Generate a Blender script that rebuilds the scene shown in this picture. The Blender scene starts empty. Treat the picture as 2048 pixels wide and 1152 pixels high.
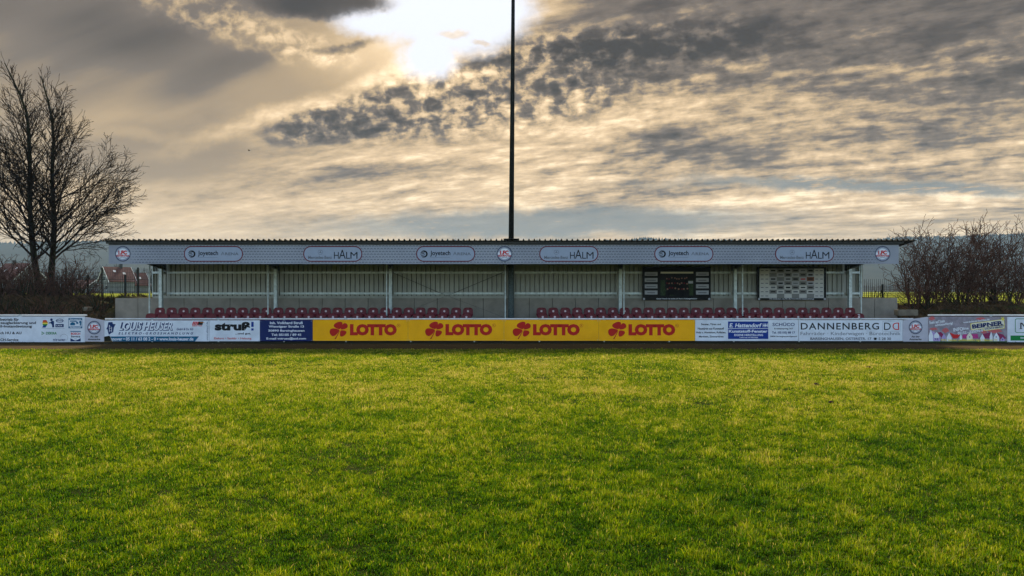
import bpy, bmesh, math, random
import numpy as np
from mathutils import Vector, Matrix, noise as mnoise
random.seed(7); np.random.seed(7)
SC = bpy.context.scene
COL = SC.collection

# ------------------------------------------------------------------ camera
F = 1352.0; PX0 = 1017.0; PY0 = 582.0; H = 2.02      # focal length in photo pixels, principal point, eye height
cam = bpy.data.cameras.new('camera'); cam_o = bpy.data.objects.new('camera', cam); COL.objects.link(cam_o)
cam_o.location = (0, 0, H); cam_o.rotation_euler = (math.radians(90), 0, 0)
cam.sensor_width = 36.0; cam.lens = 36.0*F/2048
cam.shift_x = (1024-PX0)/2048; cam.shift_y = (PY0-576)/2048
cam.clip_start = 0.1; cam.clip_end = 9000
SC.camera = cam_o
SC.view_settings.view_transform = 'Standard'; SC.view_settings.look = 'None'
SC.view_settings.gamma = 1.0; SC.view_settings.use_curve_mapping = False
EXPO = 2.1
SC.view_settings.exposure = EXPO
SUN_EL = math.radians(41); SUN_AZ = math.radians(-5)      # azimuth from +Y, positive to the right

# ------------------------------------------------------------------ node helpers
class V:
    tree = None
    def __init__(s, sock): s.s = sock
    @staticmethod
    def m(op, *a):
        n = V.tree.nodes.new('ShaderNodeMath'); n.operation = op
        for i, v in enumerate(a):
            if isinstance(v, V): V.tree.links.new(v.s, n.inputs[i])
            else: n.inputs[i].default_value = v
        return V(n.outputs[0])
    def __add__(a, b): return V.m('ADD', a, b)
    __radd__ = __add__
    def __sub__(a, b): return V.m('SUBTRACT', a, b)
    def __rsub__(a, b): return V.m('SUBTRACT', b, a)
    def __mul__(a, b): return V.m('MULTIPLY', a, b)
    __rmul__ = __mul__
    def __truediv__(a, b): return V.m('DIVIDE', a, b)
    def __rtruediv__(a, b): return V.m('DIVIDE', b, a)
def vmax(a, b): return V.m('MAXIMUM', a, b)
def vmin(a, b): return V.m('MINIMUM', a, b)
def smooth(x, a, b, lo=0.0, hi=1.0):
    n = V.tree.nodes.new('ShaderNodeMapRange'); n.interpolation_type = 'SMOOTHSTEP'
    if isinstance(x, V): V.tree.links.new(x.s, n.inputs[0])
    if a > b: a, b, lo, hi = b, a, hi, lo
    n.inputs[1].default_value = a; n.inputs[2].default_value = b
    n.inputs[3].default_value = lo; n.inputs[4].default_value = hi
    return V(n.outputs[0])
def comb(x, y, z=0.0):
    n = V.tree.nodes.new('ShaderNodeCombineXYZ')
    for i, v in enumerate((x, y, z)):
        if isinstance(v, V): V.tree.links.new(v.s, n.inputs[i])
        else: n.inputs[i].default_value = v
    return V(n.outputs[0])
def sep(v):
    n = V.tree.nodes.new('ShaderNodeSeparateXYZ'); V.tree.links.new(v.s, n.inputs[0])
    return V(n.outputs[0]), V(n.outputs[1]), V(n.outputs[2])
def noise(vec, scale, detail=4.0, rough=0.55, dist=0.0):
    n = V.tree.nodes.new('ShaderNodeTexNoise'); V.tree.links.new(vec.s, n.inputs['Vector'])
    n.inputs['Scale'].default_value = scale; n.inputs['Detail'].default_value = detail
    n.inputs['Roughness'].default_value = rough; n.inputs['Distortion'].default_value = dist
    return V(n.outputs['Fac'])
def mixc(f, a, b):
    n = V.tree.nodes.new('ShaderNodeMix'); n.data_type = 'RGBA'
    if isinstance(f, V): V.tree.links.new(f.s, n.inputs[0])
    else: n.inputs[0].default_value = f
    for i, v in ((6, a), (7, b)):
        if isinstance(v, V): V.tree.links.new(v.s, n.inputs[i])
        else: n.inputs[i].default_value = (*v, 1)
    return V(n.outputs[2])
def ramp(f, stops):
    n = V.tree.nodes.new('ShaderNodeValToRGB'); V.tree.links.new(f.s, n.inputs[0])
    cr = n.color_ramp
    while len(cr.elements) < len(stops): cr.elements.new(0.5)
    for e, (p, c) in zip(cr.elements, stops): e.position = p; e.color = (*c, 1)
    return V(n.outputs[0])
def cscale(c, f):
    n = V.tree.nodes.new('ShaderNodeVectorMath'); n.operation = 'SCALE'
    V.tree.links.new(c.s, n.inputs[0])
    if isinstance(f, V): V.tree.links.new(f.s, n.inputs['Scale'])
    else: n.inputs['Scale'].default_value = f
    return V(n.outputs[0])

# ------------------------------------------------------------------ sky
world = bpy.data.worlds.new('World'); SC.world = world; world.use_nodes = True
nt = world.node_tree; nt.nodes.clear(); V.tree = nt
tc = nt.nodes.new('ShaderNodeTexCoord')
D_ = V(tc.outputs['Generated']); dx, dy, dz = sep(D_)
yy = vmax(dy, 0.12)
U = dx/yy*1.352 + 1.017                    # direction, as tangent of bearing
W = 0.582 - dz/yy*1.352                    # direction, as tangent of height
front = smooth(dy, 0.15, 0.45)
q = 1.0/(vmax(dz, 0.0) + 0.10)
CX = dx*q; CY = dy*q
al = CX*-0.88 + CY*0.47; ac = CX*0.47 + CY*0.88
plane = comb(CX, CY, 0.3)
streak = comb(al*0.30, ac*1.15, 0.0)
n_big = noise(streak, 0.9, 5, 0.55, 0.25)
n_str = noise(comb(al*0.75, ac*1.7, 4.0), 1.9, 9, 0.64, 0.35)
n_puf = noise(comb(al*0.9, ac*1.25, 2.0), 4.2, 6, 0.58, 0.15)
n_fin = noise(comb(al*1.3, ac*2.2, 7.0), 6.5, 6, 0.62, 0.2)
dist1 = noise(comb(U, W, 0.0), 7.0, 6, 0.68) - 0.5
dist2 = noise(comb(U, W, 5.0), 7.0, 6, 0.68) - 0.5
Ud = U + dist1*0.13; Wd = W + dist2*0.07
def ell(cu, cw, ru, rw, rot=0.0, soft=0.5, u=None, w=None):
    u = Ud if u is None else u; w = Wd if w is None else w
    c, s = math.cos(rot), math.sin(rot)
    a = (u-cu)*c + (w-cw)*s; b = (w-cw)*c - (u-cu)*s
    r2 = a*a*(1/ru**2) + b*b*(1/rw**2)
    return smooth(V.m('SQRT', r2), 1.0+soft, 1.0-soft)
# scalar brightness, 0..1, read through a colour ramp
B = smooth(W, 0.0, 0.44, 0.36, 0.75)
B = B + ell(0.93, 0.03, 0.42, 0.24, 0, 0.95, U, W)*0.15
low = smooth(W, 0.52, 0.40, 0.50, 1.0)
B = B + (n_str-0.5)*smooth(U, 0.25, 1.0, 0.55, 1.35)*low + (n_big-0.5)*0.40*low
B = B + (n_fin-0.5)*smooth(U, 0.15, 0.9, 0.20, 0.65)*low
mot = noise(comb(U*1.0, W*2.0 + U*0.25, 8.0), 21.0, 5, 0.60, 0.2)
B = B + (mot-0.5)*smooth(U, 0.9, 1.25, 0.15, 0.75)*smooth(W, 0.0, 0.12, 0.3, 1.0)*smooth(W, 0.46, 0.38, 0.3, 1.0)
# thin veil at the upper left, smooth and streaked by a soft ray
ul = U + dist1*0.05; wl_ = W + dist2*0.03
veil = ell(0.10, 0.10, 0.62, 0.26, -0.15, 0.35, ul, wl_)*front
soft = noise(comb(U*0.8 + W*1.1, W*2.6 + U*0.9, 9.0), 3.6, 4, 0.5, 0.3)
B = B + (0.455 + (soft-0.5)*0.42 + smooth(W, 0.0, 0.28, -0.06, 0.10) - B)*veil*0.9
B = B - ell(0.26, 0.075, 0.16, 0.050, 0.15, 0.8, ul, wl_)*front*0.11
B = B - ell(0.42, 0.150, 0.13, 0.028, -0.35, 0.8, ul, wl_)*front*0.13
veil2 = ell(0.30, 0.310, 0.22, 0.060, 0.02, 0.40, U + dist1*0.08, W + dist2*0.03)*front
B = B + (0.485 - B)*veil2*0.85
B = B + ell(0.27, 0.268, 0.11, 0.010, 0.02, 0.95)*front*0.07
wedge = ell(0.655, 0.148, 0.22, 0.045, -0.27, 0.40, U + dist1*0.03, W + dist2*0.02)*front
B = B + (0.545 - B)*wedge*0.92
# darker cover at the upper right
B = B - ell(1.85, 0.05, 0.70, 0.20, 0.05, 0.8, U, W)*front*0.13 + ell(1.35, 0.24, 0.45, 0.10, 0.0, 0.8, U, W)*front*0.07
B = B - ell(1.62, 0.29, 0.45, 0.055, 0.05, 0.7)*front*0.14
B = B - ell(1.38, 0.295, 0.13, 0.032, 0.08, 0.7)*front*0.17
B = B - ell(0.80, 0.345, 0.24, 0.016, -0.05, 0.7)*front*0.22
B = B - ell(0.55, 0.385, 0.26, 0.012, -0.02, 0.8)*front*0.10
# broken bright edge of the higher cloud deck
puff = noise(comb(U*1.0, W*1.25, 3.0), 29.0, 5, 0.58, 0.20)
edge = vmax(ell(0.46, 0.045, 0.20, 0.035, 0.30, 0.6), ell(0.62, 0.095, 0.09, 0.030, 0.1, 0.6))*front
B = B + edge*smooth(puff, 0.30, 0.62, 0.36, 0.04)
edge2 = ell(0.66, 0.198, 0.25, 0.017, -0.30, 0.95)*front
B = B + edge2*smooth(mot, 0.3, 0.6, 0.14, 0.32)
# mottled dark band
band_w = 0.266 - (U-0.54)*0.190
bd = (W - band_w)
bthk = smooth(U, 0.50, 1.05, 0.030, 0.105)
bm = smooth(V.m('ABSOLUTE', bd + dist2*0.03)/bthk, 1.20, 0.45)*smooth(U + dist1*0.1, 0.50, 0.60)*smooth(U, 1.75, 1.15)*front
B = B - bm*smooth(puff, 0.32, 0.68, -0.02, 0.60)*smooth(U, 1.0, 1.4, 1.0, 0.5)
drk2 = ell(1.32, 0.085, 0.24, 0.032, -0.08, 0.7)*front
B = B - drk2*smooth(puff, 0.3, 0.65, 0.05, 0.38)
topc = ell(0.66, 0.006, 0.12, 0.022, 0.0, 0.5)*front
B = B - topc*0.40
lipc = ell(0.70, 0.088, 0.055, 0.010, -0.15, 0.6)*front
hole = vmax(vmax(ell(0.91, 0.025, 0.155, 0.085, 0.0, 0.22), ell(0.865, 0.105, 0.060, 0.050, 0.0, 0.35)), ell(0.78, 0.045, 0.11, 0.026, 0.1, 0.4))*front
isl = vmax(ell(0.905, 0.068, 0.026, 0.009, 0.0, 0.5), ell(0.965, 0.086, 0.022, 0.005, 0.0, 0.5))
glow = vmax(ell(0.93, 0.035, 0.25, 0.13, 0.0, 0.85), ell(0.86, 0.12, 0.10, 0.08, 0.0, 0.9))*front
B = B + glow*0.42
B = B - topc*0.15 - lipc*0.30
B = vmax(vmin(B, 1.0), 0.0)
ccol = ramp(B, [(0.0, (0.058, 0.046, 0.037)), (0.22, (0.112, 0.088, 0.070)), (0.42, (0.235, 0.185, 0.142)),
                (0.60, (0.590, 0.425, 0.240)), (0.80, (0.98, 0.71, 0.41)), (1.0, (1.50, 1.20, 0.78))])
# cooler tint higher up, gaps of pale blue near the horizon
ccol = mixc(smooth(W, 0.16, 0.0)*0.10, ccol, (0.20, 0.18, 0.19))
gap1 = ell(1.78, 0.375, 0.42, 0.014, 0.02, 0.6)*front*smooth(n_fin, 0.35, 0.5)
gap2 = ell(1.10, 0.445, 0.44, 0.028, -0.02, 0.45)*front*smooth(n_fin, 0.2, 0.45)
ccol = mixc(vmin(gap1*0.9 + gap2*0.85, 1.0), ccol, (0.235, 0.265, 0.265))
# the open hole towards the sun
ccol = mixc(hole*(1.0 - isl*0.6)*(1.0-topc*0.9), ccol, (1.0, 1.04, 1.16))
# standard overcast rise of luminance towards the zenith
ccol = cscale(ccol, 2**-EXPO)
ccol = cscale(ccol, smooth(dz, 0.36, 1.0, 1.0, 2.2))
sky = nt.nodes.new('ShaderNodeTexSky'); sky.sky_type = 'NISHITA'; sky.sun_disc = False
sky.sun_elevation = SUN_EL; sky.sun_rotation = SUN_AZ; sky.altitude = 100
sky.air_density = 1.0; sky.dust_density = 1.5; sky.ozone_density = 1.0
clear = cscale(V(sky.outputs[0]), 0.085)
# cover breaks up behind the photographer into open sky
cov = smooth(dy + (n_big-0.5)*0.5, 0.10, -0.45)*0.85
fin = mixc(cov, ccol, clear)
bg = nt.nodes.new('ShaderNodeBackground'); nt.links.new(fin.s, bg.inputs[0]); bg.inputs[1].default_value = 1.0
world.cycles.sampling_method = 'MANUAL'; world.cycles.sample_map_resolution = 512
wo = nt.nodes.new('ShaderNodeOutputWorld'); nt.links.new(bg.outputs[0], wo.inputs[0])

# ------------------------------------------------------------------ sun
sl = bpy.data.lights.new('sun', 'SUN'); sl.energy = 1.5; sl.angle = math.radians(10); sl.color = (1.0, 0.90, 0.74)
so = bpy.data.objects.new('sun', sl); COL.objects.link(so); so.location = (0, 0, 60)
sd = Vector((math.sin(SUN_AZ)*math.cos(SUN_EL), math.cos(SUN_AZ)*math.cos(SUN_EL), math.sin(SUN_EL)))
so.rotation_euler = sd.to_track_quat('Z', 'Y').to_euler()

# ------------------------------------------------------------------ materials
def mat(name, col, rough=0.6, var=0.15, scale=3.0, bump=0.0, bscale=40.0, metal=0.0, spec=0.22, col2=None, detail=5, stretch=None):
    m = bpy.data.materials.new(name); m.use_nodes = True
    t = m.node_tree; V.tree = t
    p = t.nodes['Principled BSDF']
    p.inputs['Roughness'].default_value = rough; p.inputs['Metallic'].default_value = metal
    p.inputs['Specular IOR Level'].default_value = spec
    g = t.nodes.new('ShaderNodeNewGeometry'); pos = V(g.outputs['Position'])
    if stretch:
        x, y, z = sep(pos); pos = comb(x*stretch[0], y*stretch[1], z*stretch[2])
    nz = noise(pos, scale, detail, 0.6)
    c2 = col2 or tuple(c*(1-var) for c in col)
    c1 = col if col2 else tuple(min(1, c*(1+var)) for c in col)
    c = mixc(smooth(nz, 0.3, 0.7), c1, c2)
    t.links.new(c.s, p.inputs['Base Color'])
    if bump:
        b = t.nodes.new('ShaderNodeBump'); b.inputs['Strength'].default_value = bump; b.inputs['Distance'].default_value = 0.02
        t.links.new(noise(pos, bscale, 4, 0.6).s, b.inputs['Height']); t.links.new(b.outputs[0], p.inputs['Normal'])
    return m
M = {}
M['galv'] = mat('galvanised_steel', (0.50, 0.56, 0.54), 0.45, 0.18, 9, metal=0.35)
M['rail'] = mat('painted_rail', (0.72, 0.72, 0.70), 0.35, 0.10, 6)
M['sheet'] = mat('wall_sheet', (0.33, 0.335, 0.285), 0.5, 0.08, 2, metal=0.1)
M['roof'] = mat('roof_sheet', (0.032, 0.030, 0.022), 0.45, 0.2, 5)
M['under'] = mat('roof_underside', (0.035, 0.035, 0.032), 0.6, 0.1, 3)
M['beam'] = mat('dark_beam', (0.045, 0.05, 0.05), 0.5, 0.2, 6, metal=0.3)
M['concrete'] = mat('concrete_panel', (0.27, 0.245, 0.20), 0.9, 0.14, 2.2, bump=0.3, bscale=60, spec=0.03)
M['step'] = mat('concrete_step', (0.25, 0.24, 0.22), 0.9, 0.2, 3, bump=0.3, spec=0.03)
M['foot'] = mat('mast_front_lit', (0.095, 0.125, 0.125), 0.6, 0.5, 22)  # same galvanised steel as above the roof; lighter tone paints in frontal light
M['mast'] = mat('mast_silhouette', (0.020, 0.021, 0.018), 0.55, 0.35, 12, metal=0.0, spec=0.03)  # silhouette darkness against the sky painted into the steel colour
M['seat'] = mat('dark_red_plastic', (0.135, 0.010, 0.016), 0.40, 0.12, 3)
M['disc'] = mat('pale_disc', (0.75, 0.62, 0.62), 0.5, 0.05)
M['frame'] = mat('seat_frame', (0.12, 0.12, 0.12), 0.5)
M['white'] = mat('board_white', (0.72, 0.76, 0.80), 0.35, 0.09, 2.2, spec=0.10)
M['silver'] = mat('board_silver', (0.52, 0.51, 0.56), 0.4, 0.06, 4, spec=0.10)
M['navyb'] = mat('board_navy', (0.012, 0.024, 0.11), 0.35, 0.08, spec=0.10)
M['yellow'] = mat('board_yellow', (0.98, 0.44, 0.004), 0.35, 0.08, 1.6, spec=0.10)
M['lred'] = mat('print_red', (0.50, 0.018, 0.012), 0.4, 0.04, spec=0.10)
M['red'] = mat('print_bright_red', (0.62, 0.03, 0.03), 0.4, 0.04, spec=0.10)
M['pink'] = mat('print_soft_red', (0.58, 0.14, 0.14), 0.4, 0.1, 20, spec=0.10)
M['maroon'] = mat('print_maroon', (0.15, 0.008, 0.018), 0.4, 0.04, spec=0.10)
M['black'] = mat('print_black', (0.012, 0.012, 0.014), 0.4, 0.04, spec=0.10)
M['grey'] = mat('print_grey', (0.16, 0.17, 0.19), 0.4, 0.04, spec=0.10)
M['lgrey'] = mat('print_light_grey', (0.42, 0.43, 0.46), 0.4, 0.04, spec=0.10)
M['pwhite'] = mat('print_white', (0.80, 0.82, 0.85), 0.4, 0.03, spec=0.10)
M['navy'] = mat('print_navy', (0.010, 0.035, 0.13), 0.4, 0.04, spec=0.10)
M['blue'] = mat('print_blue', (0.012, 0.045, 0.26), 0.4, 0.04, spec=0.10)
M['teal'] = mat('print_teal', (0.015, 0.13, 0.24), 0.4, 0.2, 6, spec=0.10)
M['green'] = mat('print_green', (0.01, 0.22, 0.05), 0.4, 0.04, spec=0.10)
M['pyellow'] = mat('print_yellow', (0.85, 0.72, 0.10), 0.4, 0.05, spec=0.10)
M['cream'] = mat('print_cream', (0.82, 0.78, 0.60), 0.4, 0.04, spec=0.10)
M['magenta'] = mat('print_magenta', (0.50, 0.05, 0.22), 0.4, 0.2, 20, spec=0.10)
M['wine'] = mat('print_wine', (0.28, 0.03, 0.10), 0.4, 0.2, 20, spec=0.10)
M['lilac'] = mat('print_lilac', (0.45, 0.35, 0.60), 0.4, 0.2, 20, spec=0.10)
M['mauve'] = mat('board_mauve_grey', (0.30, 0.27, 0.30), 0.4, 0.22, 6, spec=0.10)
M['orange'] = mat('print_orange', (0.70, 0.22, 0.02), 0.4, 0.05, spec=0.10)
M['pgreen'] = mat('print_turf', (0.05, 0.13, 0.03), 0.4, 0.3, 20, spec=0.10)
M['skin'] = mat('print_skin', (0.30, 0.15, 0.10), 0.4, 0.2, 20, spec=0.10)
M['poster'] = mat('poster_black', (0.010, 0.010, 0.011), 0.45, 0.1, spec=0.10)
M['pill'] = mat('badge_blue_grey', (0.34, 0.38, 0.46), 0.4, 0.04, 4)
M['fencem'] = mat('fence_green_black', (0.012, 0.018, 0.015), 0.5)
M['bark'] = mat('bark', (0.022, 0.019, 0.014), 0.9, 0.3, 8, bump=0.5, bscale=30, col2=(0.030, 0.036, 0.014), spec=0.03)
M['twig'] = mat('twig', (0.022, 0.016, 0.012), 0.85, 0.25, 5, spec=0.03)
M['twigr'] = mat('bush_twig', (0.085, 0.046, 0.032), 0.85, 0.4, 4, spec=0.03)
M['soil'] = mat('bank_soil', (0.060, 0.042, 0.024), 1.0, 0.5, 2.5, bump=0.9, bscale=14, col2=(0.030, 0.035, 0.010), spec=0.03)
M['litter'] = mat('leaf_litter', (0.14, 0.080, 0.042), 0.9, 0.6, 3.0, col2=(0.03, 0.025, 0.012), spec=0.03)
M['dirt'] = mat('cinder_track', (0.105, 0.066, 0.026), 1.0, 0.3, 3.0, bump=0.6, bscale=40, col2=(0.060, 0.042, 0.018), stretch=(0.4, 2, 1), spec=0.03)
M['kerb'] = mat('track_kerb', (0.030, 0.027, 0.018), 0.95, 0.6, 4, bump=0.5, col2=(0.02, 0.022, 0.010), spec=0.03)
M['turf'] = mat('turf_ground', (0.016, 0.026, 0.003), 1.0, 0.3, 2.5, bump=0.9, bscale=60, col2=(0.035, 0.040, 0.005), spec=0.03)
M['field'] = mat('field_crop', (0.24, 0.25, 0.012), 1.0, 0.2, 0.05, col2=(0.17, 0.20, 0.012), stretch=(0.3, 1.5, 1), spec=0.03)
M['verge'] = mat('verge_grass', (0.10, 0.15, 0.015), 0.9, 0.4, 2.0, col2=(0.045, 0.06, 0.01), spec=0.03)
M['hill'] = mat('wooded_hill', (0.030, 0.038, 0.034), 1.0, 0.3, 0.02, col2=(0.045, 0.05, 0.04), spec=0.03)
M['forest'] = mat('conifer_wood', (0.015, 0.024, 0.018), 1.0, 0.3, 0.05, spec=0.03)
M['rooft'] = mat('roof_tile', (0.12, 0.045, 0.035), 0.8, 0.2, 2)
M['wallh'] = mat('house_render', (0.20, 0.21, 0.20), 0.9, 0.1, 1)
M['whitew'] = mat('white_trim', (0.75, 0.75, 0.72), 0.5)
M['glass'] = mat('window_glass', (0.05, 0.06, 0.07), 0.05)
M['stone'] = mat('pale_stone', (0.17, 0.15, 0.11), 0.9, 0.2, 5, bump=0.4)

# fascia banner: printed pattern of small crescents on silver
m = bpy.data.materials.new('banner_print'); m.use_nodes = True; t = m.node_tree; V.tree = t
g = t.nodes.new('ShaderNodeNewGeometry'); bx_, by_, bz_ = sep(V(g.outputs['Position']))
rowv = bz_/0.105
row = V.m('FLOOR', rowv); fr = rowv - row - 0.5
off = V.m('MODULO', row, 2.0)*0.5
cxv = bx_/0.130 + off + 200.0
fc = cxv - V.m('FLOOR', cxv) - 0.5
r_ = V.m('SQRT', fc*fc*(0.130**2) + fr*fr*(0.105**2))
ringm = smooth(V.m('ABSOLUTE', r_ - 0.034), 0.018, 0.008)*smooth(fr, -0.15, 0.08)
dimx = V.m('ABSOLUTE', bx_ + 0.18)
ringm = ringm*smooth(dimx, 14.55, 14.0)
p = t.nodes['Principled BSDF']; p.inputs['Roughness'].default_value = 0.4
big = noise(V(g.outputs['Position']), 0.5, 3)
c = mixc(smooth(big, 0.35, 0.65), (0.32, 0.33, 0.37), (0.25, 0.26, 0.30))
c = mixc(ringm*0.95, c, (0.07, 0.08, 0.11)); t.links.new(c.s, p.inputs['Base Color'])
M['banner'] = m

# grass blades: colour from an attribute plus patches; thin and translucent
m = bpy.data.materials.new('grass_blades'); m.use_nodes = True; t = m.node_tree; V.tree = t
g = t.nodes.new('ShaderNodeNewGeometry'); pos = V(g.outputs['Position'])
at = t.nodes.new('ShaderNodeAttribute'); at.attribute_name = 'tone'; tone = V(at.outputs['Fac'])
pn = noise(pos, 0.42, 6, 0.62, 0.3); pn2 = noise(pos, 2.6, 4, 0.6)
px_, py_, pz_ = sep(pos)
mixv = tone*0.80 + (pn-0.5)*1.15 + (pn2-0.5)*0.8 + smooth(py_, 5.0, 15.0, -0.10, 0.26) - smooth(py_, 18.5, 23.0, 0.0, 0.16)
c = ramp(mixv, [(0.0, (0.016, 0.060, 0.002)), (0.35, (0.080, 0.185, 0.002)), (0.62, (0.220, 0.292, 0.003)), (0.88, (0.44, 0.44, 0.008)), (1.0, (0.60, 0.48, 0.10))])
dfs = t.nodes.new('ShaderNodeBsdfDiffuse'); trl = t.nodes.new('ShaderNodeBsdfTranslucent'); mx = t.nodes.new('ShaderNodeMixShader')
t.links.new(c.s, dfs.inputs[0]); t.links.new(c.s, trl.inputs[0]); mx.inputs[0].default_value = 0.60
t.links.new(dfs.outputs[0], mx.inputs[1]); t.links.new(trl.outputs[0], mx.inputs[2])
gl = t.nodes.new('ShaderNodeBsdfGlossy'); gl.inputs['Roughness'].default_value = 0.45; mx2 = t.nodes.new('ShaderNodeMixShader'); mx2.inputs[0].default_value = 0.012
t.links.new(mx.outputs[0], mx2.inputs[1]); t.links.new(gl.outputs[0], mx2.inputs[2])
t.links.new(mx2.outputs[0], t.nodes['Material Output'].inputs[0]); t.nodes.remove(t.nodes['Principled BSDF'])
M['grass'] = m

# ------------------------------------------------------------------ geometry helpers
WO = {}                                    # world origin of each linked object
def X(px, D): return (px-PX0)*D/F
def Z(py, D): return H - (py-PY0)*D/F
def tag(o, label=None, cat=None, group=None, kind=None):
    if label: o['label'] = label
    if cat: o['category'] = cat
    if group: o['group'] = group
    if kind: o['kind'] = kind
    return o
class MB:
    def __init__(s): s.v = []; s.f = []
    def add(s, vs, fs):
        n = len(s.v); s.v += [tuple(v) for v in vs]; s.f += [tuple(i+n for i in f) for f in fs]; return s
    def box(s, x0, x1, y0, y1, z0, z1):
        return s.add([(x0,y0,z0),(x1,y0,z0),(x1,y1,z0),(x0,y1,z0),(x0,y0,z1),(x1,y0,z1),(x1,y1,z1),(x0,y1,z1)],
              [(0,3,2,1),(4,5,6,7),(0,1,5,4),(1,2,6,5),(2,3,7,6),(3,0,4,7)])
    def tube(s, pts, rad, n=6, cap=True):
        pts = [Vector(p) for p in pts]; k = len(pts)
        if not isinstance(rad, (list, tuple)): rad = [rad]*k
        vs = []; up = Vector((0.31, 0.2, 0.93))
        for i, p in enumerate(pts):
            d = (pts[min(i+1, k-1)] - pts[max(i-1, 0)])
            if d.length < 1e-9: d = Vector((0, 0, 1))
            d.normalize(); a = d.cross(up)
            if a.length < 1e-3: a = d.cross(Vector((1, 0, 0)))
            a.normalize(); b = d.cross(a)
            for j in range(n):
                t = 2*math.pi*j/n; vs.append(p + (a*math.cos(t) + b*math.sin(t))*rad[i])
        fs = [(i*n+j, i*n+(j+1) % n, (i+1)*n+(j+1) % n, (i+1)*n+j) for i in range(k-1) for j in range(n)]
        if cap: fs += [tuple(range(n))[::-1], tuple((k-1)*n+j for j in range(n))]
        return s.add(vs, fs)
    def prism(s, pts, y0, y1):             # polygon in x,z extruded along y (front face at y0)
        n = len(pts)
        return s.add([(x, y0, z) for x, z in pts] + [(x, y1, z) for x, z in pts],
              [tuple(range(n)), tuple(range(2*n-1, n-1, -1))] + [(i, i+n, (i+1) % n+n, (i+1) % n) for i in range(n)])
    def build(s, name, m, parent=None, origin=None, smooth_=False):
        return link(name, s.v, s.f, m, parent, origin, smooth_)
def link(name, vs, fs, m, parent=None, origin=None, smooth_=False):
    a = np.array(vs, dtype=float)
    if origin is None:
        lo, hi = a.min(0), a.max(0)
        origin = ((lo+hi)/2) if parent else np.array([(lo[0]+hi[0])/2, (lo[1]+hi[1])/2, lo[2]])
    origin = np.array(origin, dtype=float)
    me = bpy.data.meshes.new(name); me.from_pydata((a-origin).tolist(), [], [list(f) for f in fs]); me.update()
    if m is not None: me.materials.append(m)
    if smooth_:
        for p in me.polygons: p.use_smooth = True
    o = bpy.data.objects.new(name, me); COL.objects.link(o)
    place(o, origin, parent); return o
def place(o, origin, parent=None):
    WO[o.name] = np.array(origin, dtype=float)
    if parent is not None:
        o.parent = parent; o.location = tuple(np.array(origin) - WO[parent.name])
    else: o.location = tuple(origin)
def empty(name, loc):
    o = bpy.data.objects.new(name, None); o.empty_display_size = 0.2; COL.objects.link(o); place(o, loc); return o
def dup(o, parent=None, loc=None):
    c = o.copy(); COL.objects.link(c)
    if parent is not None: c.parent = parent
    if loc is not None: c.location = loc
    for ch in list(o.children): dup(ch, c)
    return c
def grp(o, ang=30):                         # bevel edges of a hard solid
    return o
# flat print on a vertical plane at distance D (positions read off as bearings on that plane)
TCACHE = {}
def flat(name, pts, m, parent, D, k=1):
    """polygon given as bearings on the plane"""
    y = D - 0.003*k
    return link(name, [(X(a, D), y, Z(b, D)) for a, b in pts], [tuple(range(len(pts)))[::-1]], m, parent)
def rect(name, x0, y0, x1, y1, m, parent, D, k=1):
    return flat(name, [(x0, y0), (x1, y0), (x1, y1), (x0, y1)], m, parent, D, k)
def rrect(x0, y0, x1, y1, r, n=8):
    out = []
    for cx, cy, a0 in ((x1-r, y0+r, -90), (x1-r, y1-r, 0), (x0+r, y1-r, 90), (x0+r, y0+r, 180)):
        for i in range(n+1):
            a = math.radians(a0 + 90*i/n); out.append((cx+r*math.cos(a), cy+r*math.sin(a)))
    return out
def circ(cx, cy, r, n=24, ry=None):
    ry = ry or r
    return [(cx+r*math.cos(2*math.pi*i/n), cy+ry*math.sin(2*math.pi*i/n)) for i in range(n)]
def ringm(name, outer, inner, m, parent, D, k=1, closed=True):
    n = len(outer); y = D - 0.003*k
    vs = [(X(a, D), y, Z(b, D)) for a, b in outer] + [(X(a, D), y, Z(b, D)) for a, b in inner]
    rng = range(n) if closed else range(n-1)
    return link(name, vs, [(i, i+n, (i+1) % n+n, (i+1) % n) for i in rng], m, parent)
def textmesh(s, bold, space):
    key = (s, bold, space)
    if key not in TCACHE:
        cu = bpy.data.curves.new('t', 'FONT'); cu.body = s; cu.size = 1.0; cu.offset = bold; cu.resolution_u = 3
        cu.space_character = space; cu.fill_mode = 'FRONT'
        ob = bpy.data.objects.new('t', cu); COL.objects.link(ob)
        dg = bpy.context.evaluated_depsgraph_get()
        me = bpy.data.meshes.new_from_object(ob.evaluated_get(dg))
        v = np.array([x.co[:] for x in me.vertices]); fs = [tuple(p.vertices) for p in me.polygons]
        bpy.data.objects.remove(ob); bpy.data.curves.remove(cu); bpy.data.meshes.remove(me)
        TCACHE[key] = (v, fs)
    return TCACHE[key]
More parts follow.
